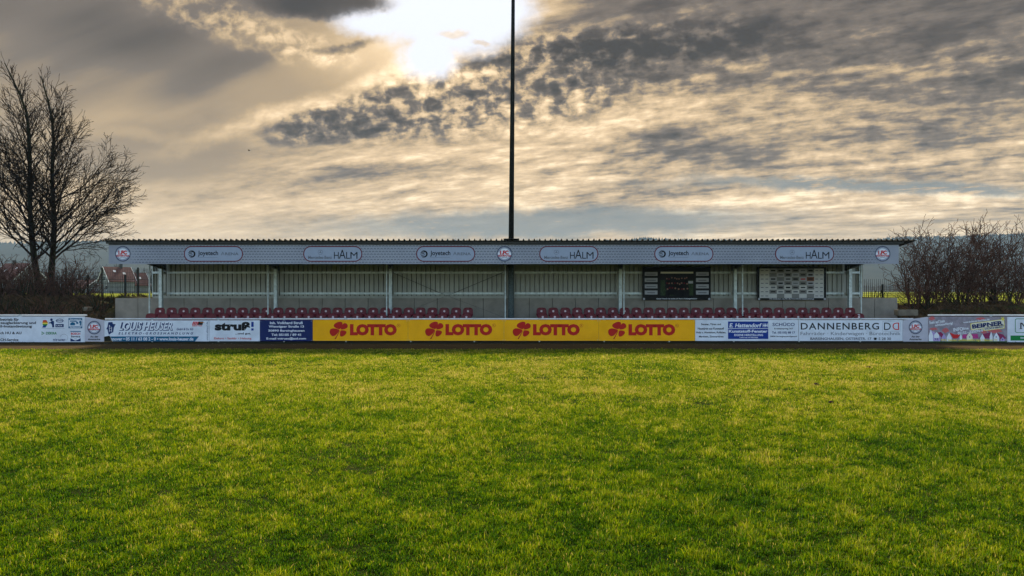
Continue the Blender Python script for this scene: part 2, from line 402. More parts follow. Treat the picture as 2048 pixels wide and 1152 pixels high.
def text(s, x0, y0, x1, y1, m, parent, D, k=2, bold=0.0, space=1.0, shear=0.0, rot=0.0, name='lettering', flip=False, vert=False):
    if y1-y0 < 7.5 and bold < .03 and len(s) > 1: bold = .028
    """lettering fitted into a box on the plane; y0 top, y1 bottom"""
    v, fs = textmesh(s, bold, space)
    if len(v) == 0: return None
    v = v.copy(); lo, hi = v.min(0), v.max(0)
    u = (v[:, 0]-lo[0])/max(hi[0]-lo[0], 1e-6); w = (v[:, 1]-lo[1])/max(hi[1]-lo[1], 1e-6)
    if flip: u = 1-u
    if vert:
        px = x1 - (1-w)*0 - w*(x1-x0); py = y1 - u*(y1-y0)
    else:
        wd = x1-x0; hh = y1-y0; sh = shear*hh
        px = x0 + u*(wd-sh) + w*sh; py = y1 - w*hh
    if rot:
        cx, cy = (x0+x1)/2, (y0+y1)/2; c, sn = math.cos(rot), math.sin(rot)
        px, py = cx+(px-cx)*c-(py-cy)*sn, cy+(px-cx)*sn+(py-cy)*c
    y = D-0.003*k
    vs = [(X(a, D), y, Z(b, D)) for a, b in zip(px, py)]
    return link(name, vs, fs, m, parent)
def line(x0, y0, x1, y1, w, m, parent, D, k=2, name='printed_line'):
    a = math.atan2(y1-y0, x1-x0); nx, ny = -math.sin(a)*w/2, math.cos(a)*w/2
    return flat(name, [(x0+nx, y0+ny), (x1+nx, y1+ny), (x1-nx, y1-ny), (x0-nx, y0-ny)], m, parent, D, k)

# ------------------------------------------------------------------ ground, bank, field, hills
def sst(x, a, b):
    t = min(1, max(0, (x-a)/(b-a))); return t*t*(3-2*t)
def struct(o): o['kind'] = 'structure'; return o
def fbm(x, y, s, oct_=4):
    return mnoise.fractal(Vector((x*s, y*s, 3.3)), 1.0, 2.0, oct_)
struct(MB().add([(-3000,-600,-.08),(3000,-600,-.08),(3000,2600,-.08),(-3000,2600,-.08)], [(0,1,2,3)]).build('ground', M['verge']))
def grid(name, xs, ys, zf, m, sm=True):
    vs = [(x, y, zf(x, y)) for y in ys for x in xs]; nx = len(xs)
    fs = [(j*nx+i, j*nx+i+1, (j+1)*nx+i+1, (j+1)*nx+i) for j in range(len(ys)-1) for i in range(nx-1)]
    return link(name, vs, fs, m, None, None, sm)
def lins(a, b, n): return [a+(b-a)*i/(n-1) for i in range(n)]
TRK0, TRK1 = 23.15, 26.35
struct(grid('pitch_ground', lins(-42, 42, 60), lins(-12, TRK0, 60), lambda x, y: 0.012*fbm(x, y, 0.5), M['turf']))
struct(grid('running_track', lins(-42, 42, 160), lins(TRK0-0.06, TRK1, 14), lambda x, y: 0.006+0.010*(fbm(x, y, 1.5)+0.3), M['dirt']))
SX0, SX1 = -17.22, 17.02
def bank_z(x, y):
    if SX0-0.02 < x < SX1+0.02 and y < 29.78: return -0.02
    side = max(SX0-x, x-SX1)
    a = 26.5; z = (1.50 if x < 0 else 1.68)*sst(y, a, 31.2) if side > 0 else 1.68
    if side > 0 and x < 0: z = max(z, 0.0) + 0.25*sst(side, 0.2, 4.0)*sst(y, 26.6, 28.5)*(1-sst(y, 29, 33))
    if side > 0 and x > 0: z = 1.22*sst(y, 27.3, 30.6) + 0.35*sst(side, 1.5, 4)*sst(y, 26.6, 28)*(1-sst(y, 29, 32))
    z += (0.22 if x < 0 else 0.10)*fbm(x, y, 0.8)*sst(y, 26.6, 27.6)
    if y > 36: z -= (z-(0.85 if x > 0 else 1.42))*sst(y, 36, 56)
    return z
xs = lins(-70, SX0-0.03, 90)+lins(SX0+0.03, SX1-0.03, 30)+lins(SX1+0.03, 70, 90)
ys = lins(TRK1-0.02, 29.77, 24)+lins(29.79, 36, 26)+lins(37, 72, 20)
struct(grid('bank', xs, ys, bank_z, M['soil']))
struct(grid('field', lins(-900, 900, 120), lins(52, 900, 60), lambda x, y: (0.90+0.55*sst(-x, -8, 12)) + 0.0005*(y-52) + 0.2*(y/900)*fbm(x, y, 0.01), M['field']))
# hills: ridge line seen behind everything
RD = 1500.0
prof = [(-1500, 496), (-400, 492), (0, 487), (110, 486), (218, 483), (600, 484), (1100, 482), (1240, 481), (1290, 478), (1350, 480), (1500, 483), (1690, 482), (1740, 478), (1800, 476), (1900, 473), (2048, 466), (2600, 455), (3600, 480)]
def ridge_py(p):
    for (a, b), (c, d) in zip(prof, prof[1:]):
        if a <= p <= c: return b+(d-b)*(p-a)/(c-a)
    return 490
def ridge(x): return H + (PY0-ridge_py(PX0+x*F/RD))*RD/F
def hill_z(x, y):
    t = sst(y, 640, RD); z = 1.3 + (ridge(x)-6)*t
    if y > RD: z = (ridge(x)-6)*(1-0.3*sst(y, RD, RD+700))
    return z + 3.0*fbm(x, y, 0.008)*t
struct(grid('hills', lins(-2500, 2700, 150), lins(600, RD, 30)+lins(RD+40, RD+700, 8), hill_z, M['hill']))
mb = MB()
for i in range(5200):
    x = random.uniform(-1350, 1500); y = RD - abs(random.gauss(0, 70)) + 25; b = hill_z(x, min(y, RD))-1
    h = random.uniform(3.0, 7.0)*(1 + 0.35*fbm(x, 0, 0.02)); r = random.uniform(1.6, 3.2)
    a = random.random()*6
    c = [(x+r*math.cos(a+2.094*k), y+r*math.sin(a+2.094*k), b+h*0.15) for k in range(3)]
    mb.add(c+[(x, y, b+h)], [(0,1,3),(1,2,3),(2,0,3)])
tag(mb.build('hill_forest', M['forest']), 'dark conifer wood along the crest of the far blue hills', 'forest', kind='stuff')
# haze
hz = MB().box(-1700, 1800, -25, 1850, -1.5, 150).build('haze', None)
hz['kind'] = 'stuff'; hz['label'] = 'pale haze lying over the fields and hills'; hz['category'] = 'haze'
m = bpy.data.materials.new('haze'); m.use_nodes = True; t = m.node_tree; t.nodes.clear()
pv = t.nodes.new('ShaderNodeVolumePrincipled'); pv.inputs['Color'].default_value = (0.52, 0.76, 0.95, 1); pv.inputs['Density'].default_value = 0.00023
pv.inputs['Anisotropy'].default_value = 0.0
mo = t.nodes.new('ShaderNodeOutputMaterial'); t.links.new(pv.outputs[0], mo.inputs['Volume']); hz.data.materials.append(m)

# distant hedgerow wood, seen as one mass
def wood(name, n, x0, x1, y0, y1, zlo, zhi, label, m):
    mb = MB()
    for i in range(n):
        x = random.uniform(x0, x1); y = random.uniform(y0, y1); h = zhi*random.uniform(0.5, 1)*(0.75+0.5*fbm(x, y, 0.03))
        for k in range(26):
            a = random.random()*6.28; rr = random.random()**0.5*h*0.34; zz = zlo + h*(0.15+0.85*random.random())
            bx = x+rr*math.cos(a)*(1-0.4*(zz-zlo)/h); by = y+rr*math.sin(a)
            dx_, dz_ = random.uniform(-.5, .5), random.uniform(.5, 1.4)
            mb.add([(bx-.06, by, zz), (bx+.06, by, zz), (bx+dx_, by, zz+dz_)], [(0,1,2)])
        mb.tube([(x, y, zlo-.2), (x, y, zlo+h*.6)], [.15, .06], 4)
    tag(mb.build(name, m), label, 'wood', kind='stuff')
wood('far_wood', 260, -150, -88, 185, 230, 1.4, 8, 'grey brown leafless wood behind the red roofed houses', M['twig'])
wood('far_wood', 420, 150, 420, 520, 600, 1.6, 9, 'thin line of leafless trees at the far edge of the green field', M['twigr'])

# houses far left
def house(px, D, w, l, eave, ridge_h, rot, label, base=1.45, sky=True, dormer=False):
    c, s = math.cos(rot), math.sin(rot); ox, oy = X(px, D), D
    def T(x, y, z): return (ox+x*c-y*s, oy+x*s+y*c, base+z)
    root = empty('house', (ox, oy, base)); tag(root, label, 'house', 'houses beyond the fence')
    hw, hl = w/2, l/2
    mb = MB(); mb.add([T(-hw,-hl,-.5),T(hw,-hl,-.5),T(hw,hl,-.5),T(-hw,hl,-.5),T(-hw,-hl,eave),T(hw,-hl,eave),T(hw,hl,eave),T(-hw,hl,eave),T(0,-hl,ridge_h),T(0,hl,ridge_h)],
        [(0,1,5,8,4),(1,2,6,5),(2,3,7,9,6),(3,0,4,7)]); mb.build('wall', M['wallh'], root)
    k = (ridge_h-eave)/hw
    for sgn in (-1, 1):
        e = hw+.35; o_ = .35
        a = [T(0,-hl-o_,ridge_h+.02),T(sgn*e,-hl-o_,ridge_h-k*e+.02),T(sgn*e,hl+o_,ridge_h-k*e+.02),T(0,hl+o_,ridge_h+.02)]
        b = [(x, y, z+.16) for x, y, z in a]
        r = MB().add(a+b, [(0,1,2,3),(7,6,5,4),(0,4,5,1),(1,5,6,2),(2,6,7,3),(3,7,4,0)]).build('roof', M['rooft'], root)
        for yv in (-hl-o_-.06, hl+o_-.02):
            a = [T(0,yv,ridge_h-.1),T(sgn*e,yv,ridge_h-k*e-.1),T(sgn*e,yv+.08,ridge_h-k*e-.1),T(0,yv+.08,ridge_h-.1)]
            b = [(x, y, z+.32) for x, y, z in a]
            MB().add(a+b, [(0,1,2,3),(7,6,5,4),(0,4,5,1),(1,5,6,2),(2,6,7,3),(3,7,4,0)]).build('verge_board', M['whitew'], root)
        if sky:
            for (yy_, f) in ((-hl*.35, .35), (hl*.35, .5)):
                xx = sgn*hw*f; zz = ridge_h-k*hw*f+.22
                dx_ = .22
                MB().add([T(xx-dx_, yy_-.28, zz+sgn*k*dx_), T(xx+dx_, yy_-.28, zz-sgn*k*dx_), T(xx+dx_, yy_+.28, zz-sgn*k*dx_), T(xx-dx_, yy_+.28, zz+sgn*k*dx_)], [(0,1,2,3)]).build('skylight', M['whitew'], root)
    for (wx, wz) in ((-hw*.45, eave*.45), (hw*.45, eave*.45), (0, eave+.5)):
        f = MB().add([T(wx-.6,-hl-.03,wz-.6),T(wx+.6,-hl-.03,wz-.6),T(wx+.6,-hl-.03,wz+.6),T(wx-.6,-hl-.03,wz+.6)], [(0,1,2,3)]).build('window', M['whitew'], root)
        MB().add([T(wx-.5,-hl-.06,wz-.5),T(wx+.5,-hl-.06,wz-.5),T(wx+.5,-hl-.06,wz+.5),T(wx-.5,-hl-.06,wz+.5)], [(0,1,2,3)]).build('pane', M['glass'], f)
    ch = [T(x, y, z) for z in (ridge_h-.6, ridge_h+.9) for x, y in ((-.3, hl*.3-.3), (.3, hl*.3-.3), (.3, hl*.3+.3), (-.3, hl*.3+.3))]
    MB().add(ch, [(0,3,2,1),(4,5,6,7),(0,1,5,4),(1,2,6,5),(2,3,7,6),(3,0,4,7)]).build('chimney', M['beam'], root)
house(234, 160, 6.0, 5.5, 3.0, 6.1, math.radians(-38), 'grey gabled house with red tiled roof and pale skylights beside the stand')
house(268, 168, 5.0, 5.0, 2.2, 5.0, math.radians(-38), 'lower red roofed house just right of the grey gabled one')
house(36, 170, 8.0, 9, 3.6, 7.4, math.radians(70), 'long red roofed house behind the big tree at the left edge')
house(176, 190, 6.0, 8, 1.4, 3.6, math.radians(60), 'small red roofed house between the big tree and the fence')

# ------------------------------------------------------------------ mesh fences on the bank
def fence(posts, D, base, top, label, wire_h, sag=None):
    root = empty('mesh_fence', (X(posts[0], D), D, base)); tag(root, label, 'fence', 'mesh fences behind the stand')
    for p in posts:
        MB().box(X(p, D)-.035, X(p, D)+.035, D-.03, D+.03, base-.3, top+.06).build('post', M['fencem'], root)
    x0, x1 = X(posts[0], D), X(posts[-1], D); mb = MB(); x = x0
    while x < x1:
        mb.box(x-.0045, x+.0045, D-.045, D-.036, base+.03, top); x += .10
    z = base+.05
    while z < top+.01:
        mb.box(x0, x1, D-.054, D-.046, z-.005, z+.005); z += wire_h
    o = mb.build('wire_mesh', M['fencem'], root); o['kind'] = 'stuff'
D1 = 32.5
fence([100, 176, 251, 326], D1, Z(594, D1), Z(552, D1), 'dark wire mesh fence on the bank left of the stand', .20)
fence([1690, 1765, 1840, 1915, 1990, 2065], D1, Z(597, D1), Z(571, D1), 'low dark wire mesh fence behind the concrete wall right of the stand', .10)
D2 = 40.0
fence([60, 132, 204, 276, 348], D2, Z(588, D2), Z(537, D2), 'taller dark fence behind the first one left of the stand', .40)
fence([1700, 1817, 1934, 2051], 33.6, Z(606, 33.6), Z(558, 33.6), 'tall dark fence running into the bare bushes at right', 1.4)

# ------------------------------------------------------------------ grandstand
DF = 26.0; DP = 28.2; DR = 29.14; DW = 29.55
def XS(px, D): return X(px, D)
stand = empty('grandstand', (-0.15, 27.8, 0)); tag(stand, 'long low grandstand with cantilever roof and corrugated rear wall behind the advertising boards', 'grandstand')
BAY = 237.2*DP/F; PX_ = [X(299, DP)+BAY*i for i in range(7)]
RX0, RX1 = X(212, 25.98), X(1807, 25.98)
def roof_z(y): return 3.925 - 0.13*(y-26)
# roof sheets: trapezoidal, three ribs to a sheet unit; each sheet a part
def trap(x0, n, pitch, top, h, f=0.30, sl=0.10):
    out = []
    for i in range(n):
        a = x0+i*pitch
        out += [(a, 0), (a+pitch*(0.5-f/2-sl), 0), (a+pitch*(0.5-f/2), h), (a+pitch*(0.5+f/2), h), (a+pitch*(0.5+f/2+sl), 0)]
    out.append((x0+n*pitch, 0)); return out
def roof_sheet_mesh(n):
    pr = trap(0, n, .207, 0, .062, .16, .09); k = len(pr); Y0, Y1 = 25.80, 30.0
    vs = []
    for y in (Y0, Y1):
        for th in (0, -.012): vs += [(x, y-Y0, z+th+roof_z(y)-roof_z(Y0)) for x, z in pr]
    fs = []
    for i in range(k-1):
        fs += [(i, i+1, 2*k+i+1, 2*k+i), (k+i+1, k+i, 3*k+i, 3*k+i+1), (i, k+i, k+i+1, i+1), (2*k+i+1, 3*k+i+1, 3*k+i, 2*k+i)]
    me = bpy.data.meshes.new('roof_sheet'); me.from_pydata(vs, [], fs); me.update(); me.materials.append(M['roof']); return me
rm = roof_sheet_mesh(5); x = RX0
while x < RX1-.3:
    o = bpy.data.objects.new('roof_sheet', rm); COL.objects.link(o); place(o, (x, 25.80, roof_z(25.8)), stand); x += 5*.207
MB().box(RX0+.05, RX1-.05, 25.88, 25.95, 3.83, 3.915).build('gutter', M['roof'], stand)
MB().box(RX0+.12, RX1-.12, 25.955, 26.02, 3.80, 3.90).build('eaves_trim', M['under'], stand)
# roof lining under the sheets
a = [(RX0+.15, 26.03, roof_z(26.03)-.03), (RX1-.15, 26.03, roof_z(26.03)-.03), (RX1-.15, 29.9, roof_z(29.9)-.03), (RX0+.15, 29.9, roof_z(29.9)-.03)]
for i, yv in enumerate((26.6, 27.5, 28.5, 29.4)):
    z = roof_z(yv)-.02; MB().box(RX0+.25, RX1-.25, yv-.03, yv+.03, z-.14, z).build('purlin', M['beam'], stand)
for i, xp in enumerate(PX_):
    # cantilever beam following the roof slope
    y0, y1 = 26.12, 29.5
    vs = []
    for y, dpt in ((y0, .30), (y1, .40)):
        zt = roof_z(y)-.165
        vs += [(xp-.05, y, zt-dpt), (xp+.05, y, zt-dpt), (xp+.05, y, zt), (xp-.05, y, zt)]
    MB().add(vs, [(0,1,2,3),(7,6,5,4),(0,4,5,1),(1,5,6,2),(2,6,7,3),(3,7,4,0)]).build('roof_beam', M['beam'], stand)
    xr = X(322+229.6*i, DR)
    if i != 3:
        mb = MB(); mb.box(xr-.065, xr+.065, DR-.07, DR-.058, .0, 3.10); mb.box(xr-.065, xr+.065, DR+.058, DR+.07, 0, 3.10); mb.box(xr-.006, xr+.006, DR-.058, DR+.058, 0, 3.10)
        mb.build('rear_column', M['galv'], stand)
    mb = MB().tube([(xp, DP, 0.289), (xp, DP, 3.20)], .032, 10); mb.box(xp-.08, xp+.08, DP-.08, DP+.08, .289, .301)
    mb.build('front_post', M['galv'], stand)
# rear wall sheets
WX0, WX1 = X(307, DW), X(1717.5, DW)
def wall_sheet_mesh(n):
    pr = trap(0, n, .207, 0, .105, .14, .022); k = len(pr)
    vs = [(x, z, zz) for zz in (0, 1.74) for x, z in pr] + [(x, z+.01, zz) for zz in (0, 1.74) for x, z in pr]
    fs = []
    for i in range(k-1): fs += [(i, i+1, k+i+1, k+i), (2*k+i+1, 2*k+i, 3*k+i, 3*k+i+1), (i+1, i, 2*k+i, 2*k+i+1), (k+i, k+i+1, 3*k+i+1, 3*k+i)]
    me = bpy.data.meshes.new('wall_sheet'); me.from_pydata(vs, [], fs); me.update(); me.materials.append(M['sheet']); return me
wm = wall_sheet_mesh(5); x = WX0
while x < WX1-.5:
    o = bpy.data.objects.new('wall_sheet', wm); COL.objects.link(o); place(o, (x, DW+.07, 1.783), stand); x += 5*.207
for py in (545.2, 586.8):
    z = Z(py, DW); 
    for i in range(6):
        a, b = X(322+229.6*i, DR)+.075, X(322+229.6*(i+1), DR)-.075
        if i == 2: b = X(1008, DR)
        if i == 3: a = X(1029, DR)
        MB().box(a, b, DW-.06, DW+.062, z-.045, z+.045).build('wall_rail', M['galv'], stand)
    MB().box(WX0, X(322, DR)-.075, DW-.06, DW+.062, z-.045, z+.045).build('wall_rail', M['galv'], stand)
    MB().box(X(1700, DR)+.075, WX1, DW-.06, DW+.062, z-.045, z+.045).build('wall_rail', M['galv'], stand)
MB().box(WX0, WX1, DW-.02, DW+.26, 1.703, 1.80).build('sill_trim', M['sheet'], stand)
MB().box(WX0-.03, WX0-.003, DW-.06, DW+.14, 1.745, 3.50).build('corner_trim', M['galv'], stand)
MB().box(WX1+.003, WX1+.03, DW-.06, DW+.14, 1.745, 3.50).build('corner_trim', M['galv'], stand)
for (a, b, c, d, rr) in ((785, 545, 880, 586, .010), (1006, 545, 908, 586, .010), (880, 586, 908, 586, .010), (880, 586, 1006, 634, .004), (908, 586, 785, 634, .004)):  # upper lengths are bracing rods; thin lower ones draw a faint wall shadow
    MB().tube([(X(a, 29.42), 29.42, Z(b, 29.42)), (X(c, 29.42), 29.42, Z(d, 29.42))], rr, 6).build('rod_and_shadow_line', M['beam'], stand)
# stepped concrete deck (front row and rear row), left and right blocks joined along the stand
SD0, SD1 = X(288, 27.85), X(1732, 27.85)
MB().box(SD0, SD1, 27.25, 28.32, 0, .289).build('lower_step', M['step'], stand)
MB().box(SD0, SD1, 28.323, 29.5, 0, .509).build('upper_step', M['step'], stand)

# concrete retaining wall, panel by panel
cw = empty('retaining_wall', (-.1, DW+.1, 0)); tag(cw, 'grey concrete panel wall behind the seats, its ends standing free beside the stand', 'wall')
me = bpy.data.meshes.new('concrete_panel')
b = MB().box(0, .992, 0, .12, 0, 1.735)
bm_ = bmesh.new()
for v in b.v: bm_.verts.new(v)
bm_.verts.ensure_lookup_table()
for f in b.f: bm_.faces.new([bm_.verts[i] for i in f])
bmesh.ops.recalc_face_normals(bm_, faces=bm_.faces[:]); bmesh.ops.bevel(bm_, geom=bm_.edges[:], offset=.008, segments=1, affect='EDGES'); bm_.to_mesh(me); bm_.free(); me.materials.append(M['concrete'])
for i in range(34):
    o = bpy.data.objects.new('concrete_panel', me); COL.objects.link(o)
    place(o, (X(276, DW)-1.006+i*1.0065+.003, DW-.015+random.uniform(-.004, .004), -.02+random.uniform(-.006, .006)), cw)
# wall faces sit behind the trims: recess
for o in cw.children: o.location.y += 0.02

# floodlight mast through the roof
DM = 29.35; mx_ = X(1022, DM)
mast = empty('floodlight_mast', (mx_, DM, 0)); tag(mast, 'tall steel floodlight mast rising through the stand roof', 'mast')
MB().tube([(mx_, DM, 0), (mx_, DM, 3.46)], [.135, .120], 20).build('lower_shaft_lit', M['foot'], mast, smooth_=True)  # lower length of the one mast, in its painted-lit tone
MB().tube([(mx_+.00, DM, 3.45), (mx_+.06, DM, 10), (mx_+.115, DM, 18)], [.119, .092, .065], 20).build('shaft', M['mast'], mast, smooth_=True)
mb = MB().tube([(mx_, DM, 3.46), (mx_, DM, 3.62)], [.24, .15], 16); mb.build('roof_collar', M['roof'], mast)
fl = [(mx_-.30, 25.84, roof_z(25.84)+.07), (mx_+.30, 25.84, roof_z(25.84)+.07), (mx_+.30, 29.9, roof_z(29.9)+.07), (mx_-.30, 29.9, roof_z(29.9)+.07)]
MB().add(fl+[(x, y, z+.012) for x, y, z in fl], [(3,2,1,0),(4,5,6,7),(0,1,5,4),(1,2,6,5),(2,3,7,6),(3,0,4,7)]).build('roof_flashing', M['roof'], stand)

# ------------------------------------------------------------------ seats
def seat_mesh():
    path = [(-.215, -.03, .185), (-.21, .005, .20), (-.17, .02, .21), (-.05, .0, .215), (.08, .0, .215), (.14, .02, .215), (.175, .08, .214),
            (.188, .16, .212), (.197, .24, .208), (.203, .29, .196), (.206, .328, .172), (.208, .352, .128), (.209, .365, .07)]
    nu = 9; vs = []; th = .014
    for side in (0, 1):
        for j, (y, z, w) in enumerate(path):
            a = path[max(j-1, 0)]; b_ = path[min(j+1, len(path)-1)]
            ty, tz = b_[0]-a[0], b_[1]-a[1]; L = math.hypot(ty, tz); ny, nz = -tz/L, ty/L
            for i in range(nu):
                u = -1+2*i/(nu-1); e = abs(u)**3
                off_ = .028*e
                yy_ = y+ny*off_ - ny*th*side; zz = z+nz*off_ - nz*th*side
                vs.append((u*w, yy_, zz))
    n = len(path)*nu; fs = []
    for j in range(len(path)-1):
        for i in range(nu-1):
            q_ = (j*nu+i, j*nu+i+1, (j+1)*nu+i+1, (j+1)*nu+i); fs.append(q_); fs.append(tuple(n+k for k in q_[::-1]))
    for i in range(nu-1):
        fs.append((i+1, i, n+i, n+i+1)); t = (len(path)-1)*nu; fs.append((t+i, t+i+1, n+t+i+1, n+t+i))
    for j in range(len(path)-1):
        a, b_ = j*nu, (j+1)*nu; fs.append((a, b_, n+b_, n+a)); a += nu-1; b_ += nu-1; fs.append((b_, a, n+a, n+b_))
    return vs, fs
ORD = ['', 'first', 'second', 'third', 'fourth', 'fifth', 'sixth', 'seventh', 'eighth', 'ninth', 'tenth', 'eleventh', 'twelfth', 'thirteenth', 'fourteenth']
seat0 = empty('stadium_seat', (0, 0, 0))
vs, fs = seat_mesh(); link('shell', vs, fs, M['seat'], seat0, (0, 0, 0), True)
mb = MB()
for sx in (-.09, .09): mb.box(sx-.015, sx+.015, .02, .05, -.44, -.012)
mb.box(-.11, .11, -.02, .12, -.446, -.436); mb.box(-.13, .13, -.08, .10, -.035, -.018)
fr0 = mb.build('frame', M['frame'], seat0)
dpts = MB().tube([(0, .1905, .215), (0, .176, .213)], .043, 16); d0 = dpts.build('number_disc', M['disc'], seat0)
plain = empty('stadium_seat', (0, 0, 0))
for ch in seat0.children:
    if not ch.name.startswith('number_disc'):
        c = ch.copy(); COL.objects.link(c); c.parent = plain
used = {0: False, 1: False}
def put_seat(xw, yw, zw, label, group, disc=True):
    k = 0 if disc else 1; src = (seat0, plain)[k]
    if not used[k]: o = src; used[k] = True
    else: o = dup(src)
    o.location = (xw, yw, zw); o.rotation_euler = (0, 0, random.uniform(-.02, .02))
    tag(o, label, 'seat', group); return o
for row, (Dr, pan, L0, L1, R0, R1) in enumerate(((27.85, .735, 302, 932.9, 1085.4, 1717.7), (28.54, .955, 320.2, 936, 1082.9, 1700))):
    rn = ('front', 'rear')[row]
    for side, (a, b) in enumerate(((L0, L1), (R0, R1))):
        sn = ('left', 'right')[side]
        for i in range(27):
            px = a+(b-a)*i/26
            plain_ = (row == 0 and side == 0 and i < 6)
            from_out = i if side == 0 else 26-i; from_mast = 26-from_out
            if from_out <= 13: where = f'{ORD[from_out+1]} from outer end'
            else: where = f'{ORD[from_mast+1]} from mast'
            look = 'plain dark red seat without disc' if plain_ else 'dark red seat'
            s_ = put_seat(X(px, Dr), Dr-.19, pan, f'{look}, {where}, {rn} row {sn} of mast', f'{rn} row of dark red seats', not plain_)
            if row == 0 and side == 1 and i == 26:
                tag(s_, 'dark red seat with white scuff marks on its back, right end of the front row')
                for q_ in ((-.05, .31, .07, .02), (.00, .285, .05, .02), (-.02, .26, .03, .015)):
                    mk = MB().box(q_[0], q_[0]+q_[2], .186, .188, q_[1], q_[1]+q_[3]); WO[s_.name] = np.zeros(3)
                    mk.build('scuff_mark', M['pwhite'], s_)

# ------------------------------------------------------------------ barrier round the pitch
DB = 26.0
bar = empty('pitch_barrier', (0, DB+.09, 0)); tag(bar, 'pale steel handrail on short posts carrying the advertising boards', 'barrier')
posts = [-93, 37.5, 302, 435, 566.5, 691, 821, 948.5, 1079, 1209, 1339.5, 1469, 1600, 1723, 1985, 2115]
for p in posts:
    hi = Z(631, DB) if (p < 172 or p > 1856) else Z(638, DB)
    MB().tube([(X(p, DB), DB+.09, -.05), (X(p, DB), DB+.09, hi)], .03, 10).build('post', M['rail'], bar)
    MB().tube([(X(p, DB)-.065, DB+.09, hi), (X(p, DB)+.065, DB+.09, hi)], .036, 10).build('rail_clamp', M['galv'], bar)
cuts = [302, 435, 566.5, 691, 821, 948.5, 1079, 1209, 1339.5, 1469, 1600, 1723]
seg = [(205, 302)]+list(zip(cuts, cuts[1:]))+[(1723, 1832)]
for a, b in seg: MB().tube([(X(a, DB)+.055, DB+.09, Z(638, DB)), (X(b, DB)-.055, DB+.09, Z(638, DB))], .029, 10).build('handrail', M['rail'], bar)
for a, b in ((-93, 37.5), (37.5, 174), (1856, 1985), (1985, 2115)):
    MB().tube([(X(a, DB)+.055, DB+.09, Z(630.5, DB)), (X(b, DB)-.055, DB+.09, Z(630.5, DB))], .029, 10).build('handrail', M['rail'], bar)
struct(MB().box(-45, 45, DB-.16, DB+.30, -.2, .055).build('track_kerb', M['kerb']))

def board(x0, x1, y0, y1, m, label, pts=None, dz=0.0):
    D = DB+dz
    P = pts or [(x0, y0), (x1, y0), (x1, y1), (x0, y1)]
    o = MB().prism([(X(a, D), Z(b, D)) for a, b in P][::-1], D, D+.02).build('advertising_board', m)
    tag(o, label, 'advertising board', 'advertising boards on the pitch barrier')
    if pts is None: o.rotation_euler = (random.uniform(-.006, .006), 0, 0); o.location.z += random.uniform(-.004, .004)
    fr = []
    for xx in (x0, x1):
        for yb in (max(y0, P[0][1], P[1][1])+2.2, y1-1.5):
            a = X(xx, D)+(.04 if xx == x0 else -.04); fr.append((a, Z(yb, D)))
    for a, z in fr: MB().tube([(a, D-.004, z), (a, D+.001, z)], .010, 8).build('screw', M['galv'], o)
    return o
def crest(o, cx, cy, r, D, k=1, name='club_crest'):
    c = flat(name, circ(cx, cy, r, 32), M['pwhite'], o, D, k)
    ringm('crest_ring', circ(cx, cy, r, 32), circ(cx, cy, r*.92, 32), M['grey'], c, D, k+1)
    ringm('crest_ring', circ(cx, cy, r*.92, 32), circ(cx, cy, r*.86, 32), M['navyb'], c, D, k+1)
    y = D-.003*(k+1); vs = []; fs = []
    for i in range(40):
        a = 2*math.pi*i/40
        if abs(math.sin(a)) < .30: continue
        w = .045; n = len(vs)
        for (rr, da) in ((.85, -w), (.85, w), (.66, w*.6), (.66, -w*.6)):
            vs.append((X(cx+r*rr*math.cos(a+da), D), y, Z(cy+r*rr*math.sin(a+da), D)))
        fs.append((n, n+1, n+2, n+3))
    link('crest_ticks', vs, fs, M['navy'], c)
    text('1.FC', cx-r*.56, cy-r*.42, cx+r*.52, cy+r*.10, M['red'], c, D, k+2, .06)
    text('GERMANIA', cx-r*.82, cy+r*.12, cx+r*.82, cy+r*.36, M['red'], c, D, k+2, .03)
    text('EGESTORF LANGREDER', cx-r*.38, cy+r*.42, cx+r*.38, cy+r*.50, M['grey'], c, D, k+2)
    return c

# --- leftmost board
o = board(-100, 169.5, 632.8, 685, M['white'], 'white car workshop board with rainbow sprayer logo, far left of the barrier')
for s, x1, a, b in (('betrieb für', 38, 636, 641.6), ('zeuglackierung und', 72, 642.8, 649.4), ('il-Instandsetzung', 64, 649.8, 656.4), ('ch HU & AU', 43, 663.2, 668.3), ('CH-Service', 37, 676.7, 682)):
    text(s, 0.5, a, x1, b, M['black'], o, DB, 1, .012)
line(83, 635.8, 129, 635.8, .35, M['navy'], o, DB, 1); line(83, 656.7, 129, 656.7, .35, M['navy'], o, DB, 1)
bands = [(M['red'], 640, 643), (M['orange'], 643, 645.5), (M['pyellow'], 645.5, 648), (M['green'], 648, 651), (M['blue'], 651, 655)]
for i, (mm, a, b) in enumerate(bands):
    def xr_(y): return (84.5+2.5*abs(y-646)/7 if y < 652 else 84.5, 91+5.5*(1-abs(y-646)/9))
    (p, q1), (r1, s1) = xr_(a), xr_(b)
    flat('rainbow_band', [(p, a), (q1, a), (s1, b), (r1, b)], mm, o, DB, 1)
flat('sprayer_figure', [(97, 645.5), (101, 644), (104, 641.5), (108, 642), (108.5, 654.5), (104.5, 654.5), (104, 649), (101, 646.5), (97.5, 646.8)], M['navy'], o, DB, 1)
flat('sprayer_head', circ(103, 639.3, 2.6, 12), M['navy'], o, DB, 1)
ringm('printed_ring', [(119.5+8*math.cos(t*math.pi/4), 641.3+4*math.sin(t*math.pi/4)) for t in range(8)], [(119.5+6.6*math.cos(t*math.pi/4), 641.3+3.0*math.sin(t*math.pi/4)) for t in range(8)], M['navy'], o, DB, 1)
text('SIKKENS', 113, 640, 126, 642.6, M['navy'], o, DB, 1, .01)
rect('printed_block', 111, 648, 127.5, 654.3, M['navy'], o, DB, 1); text('LACK', 113, 650, 125.5, 652.5, M['pwhite'], o, DB, 2)
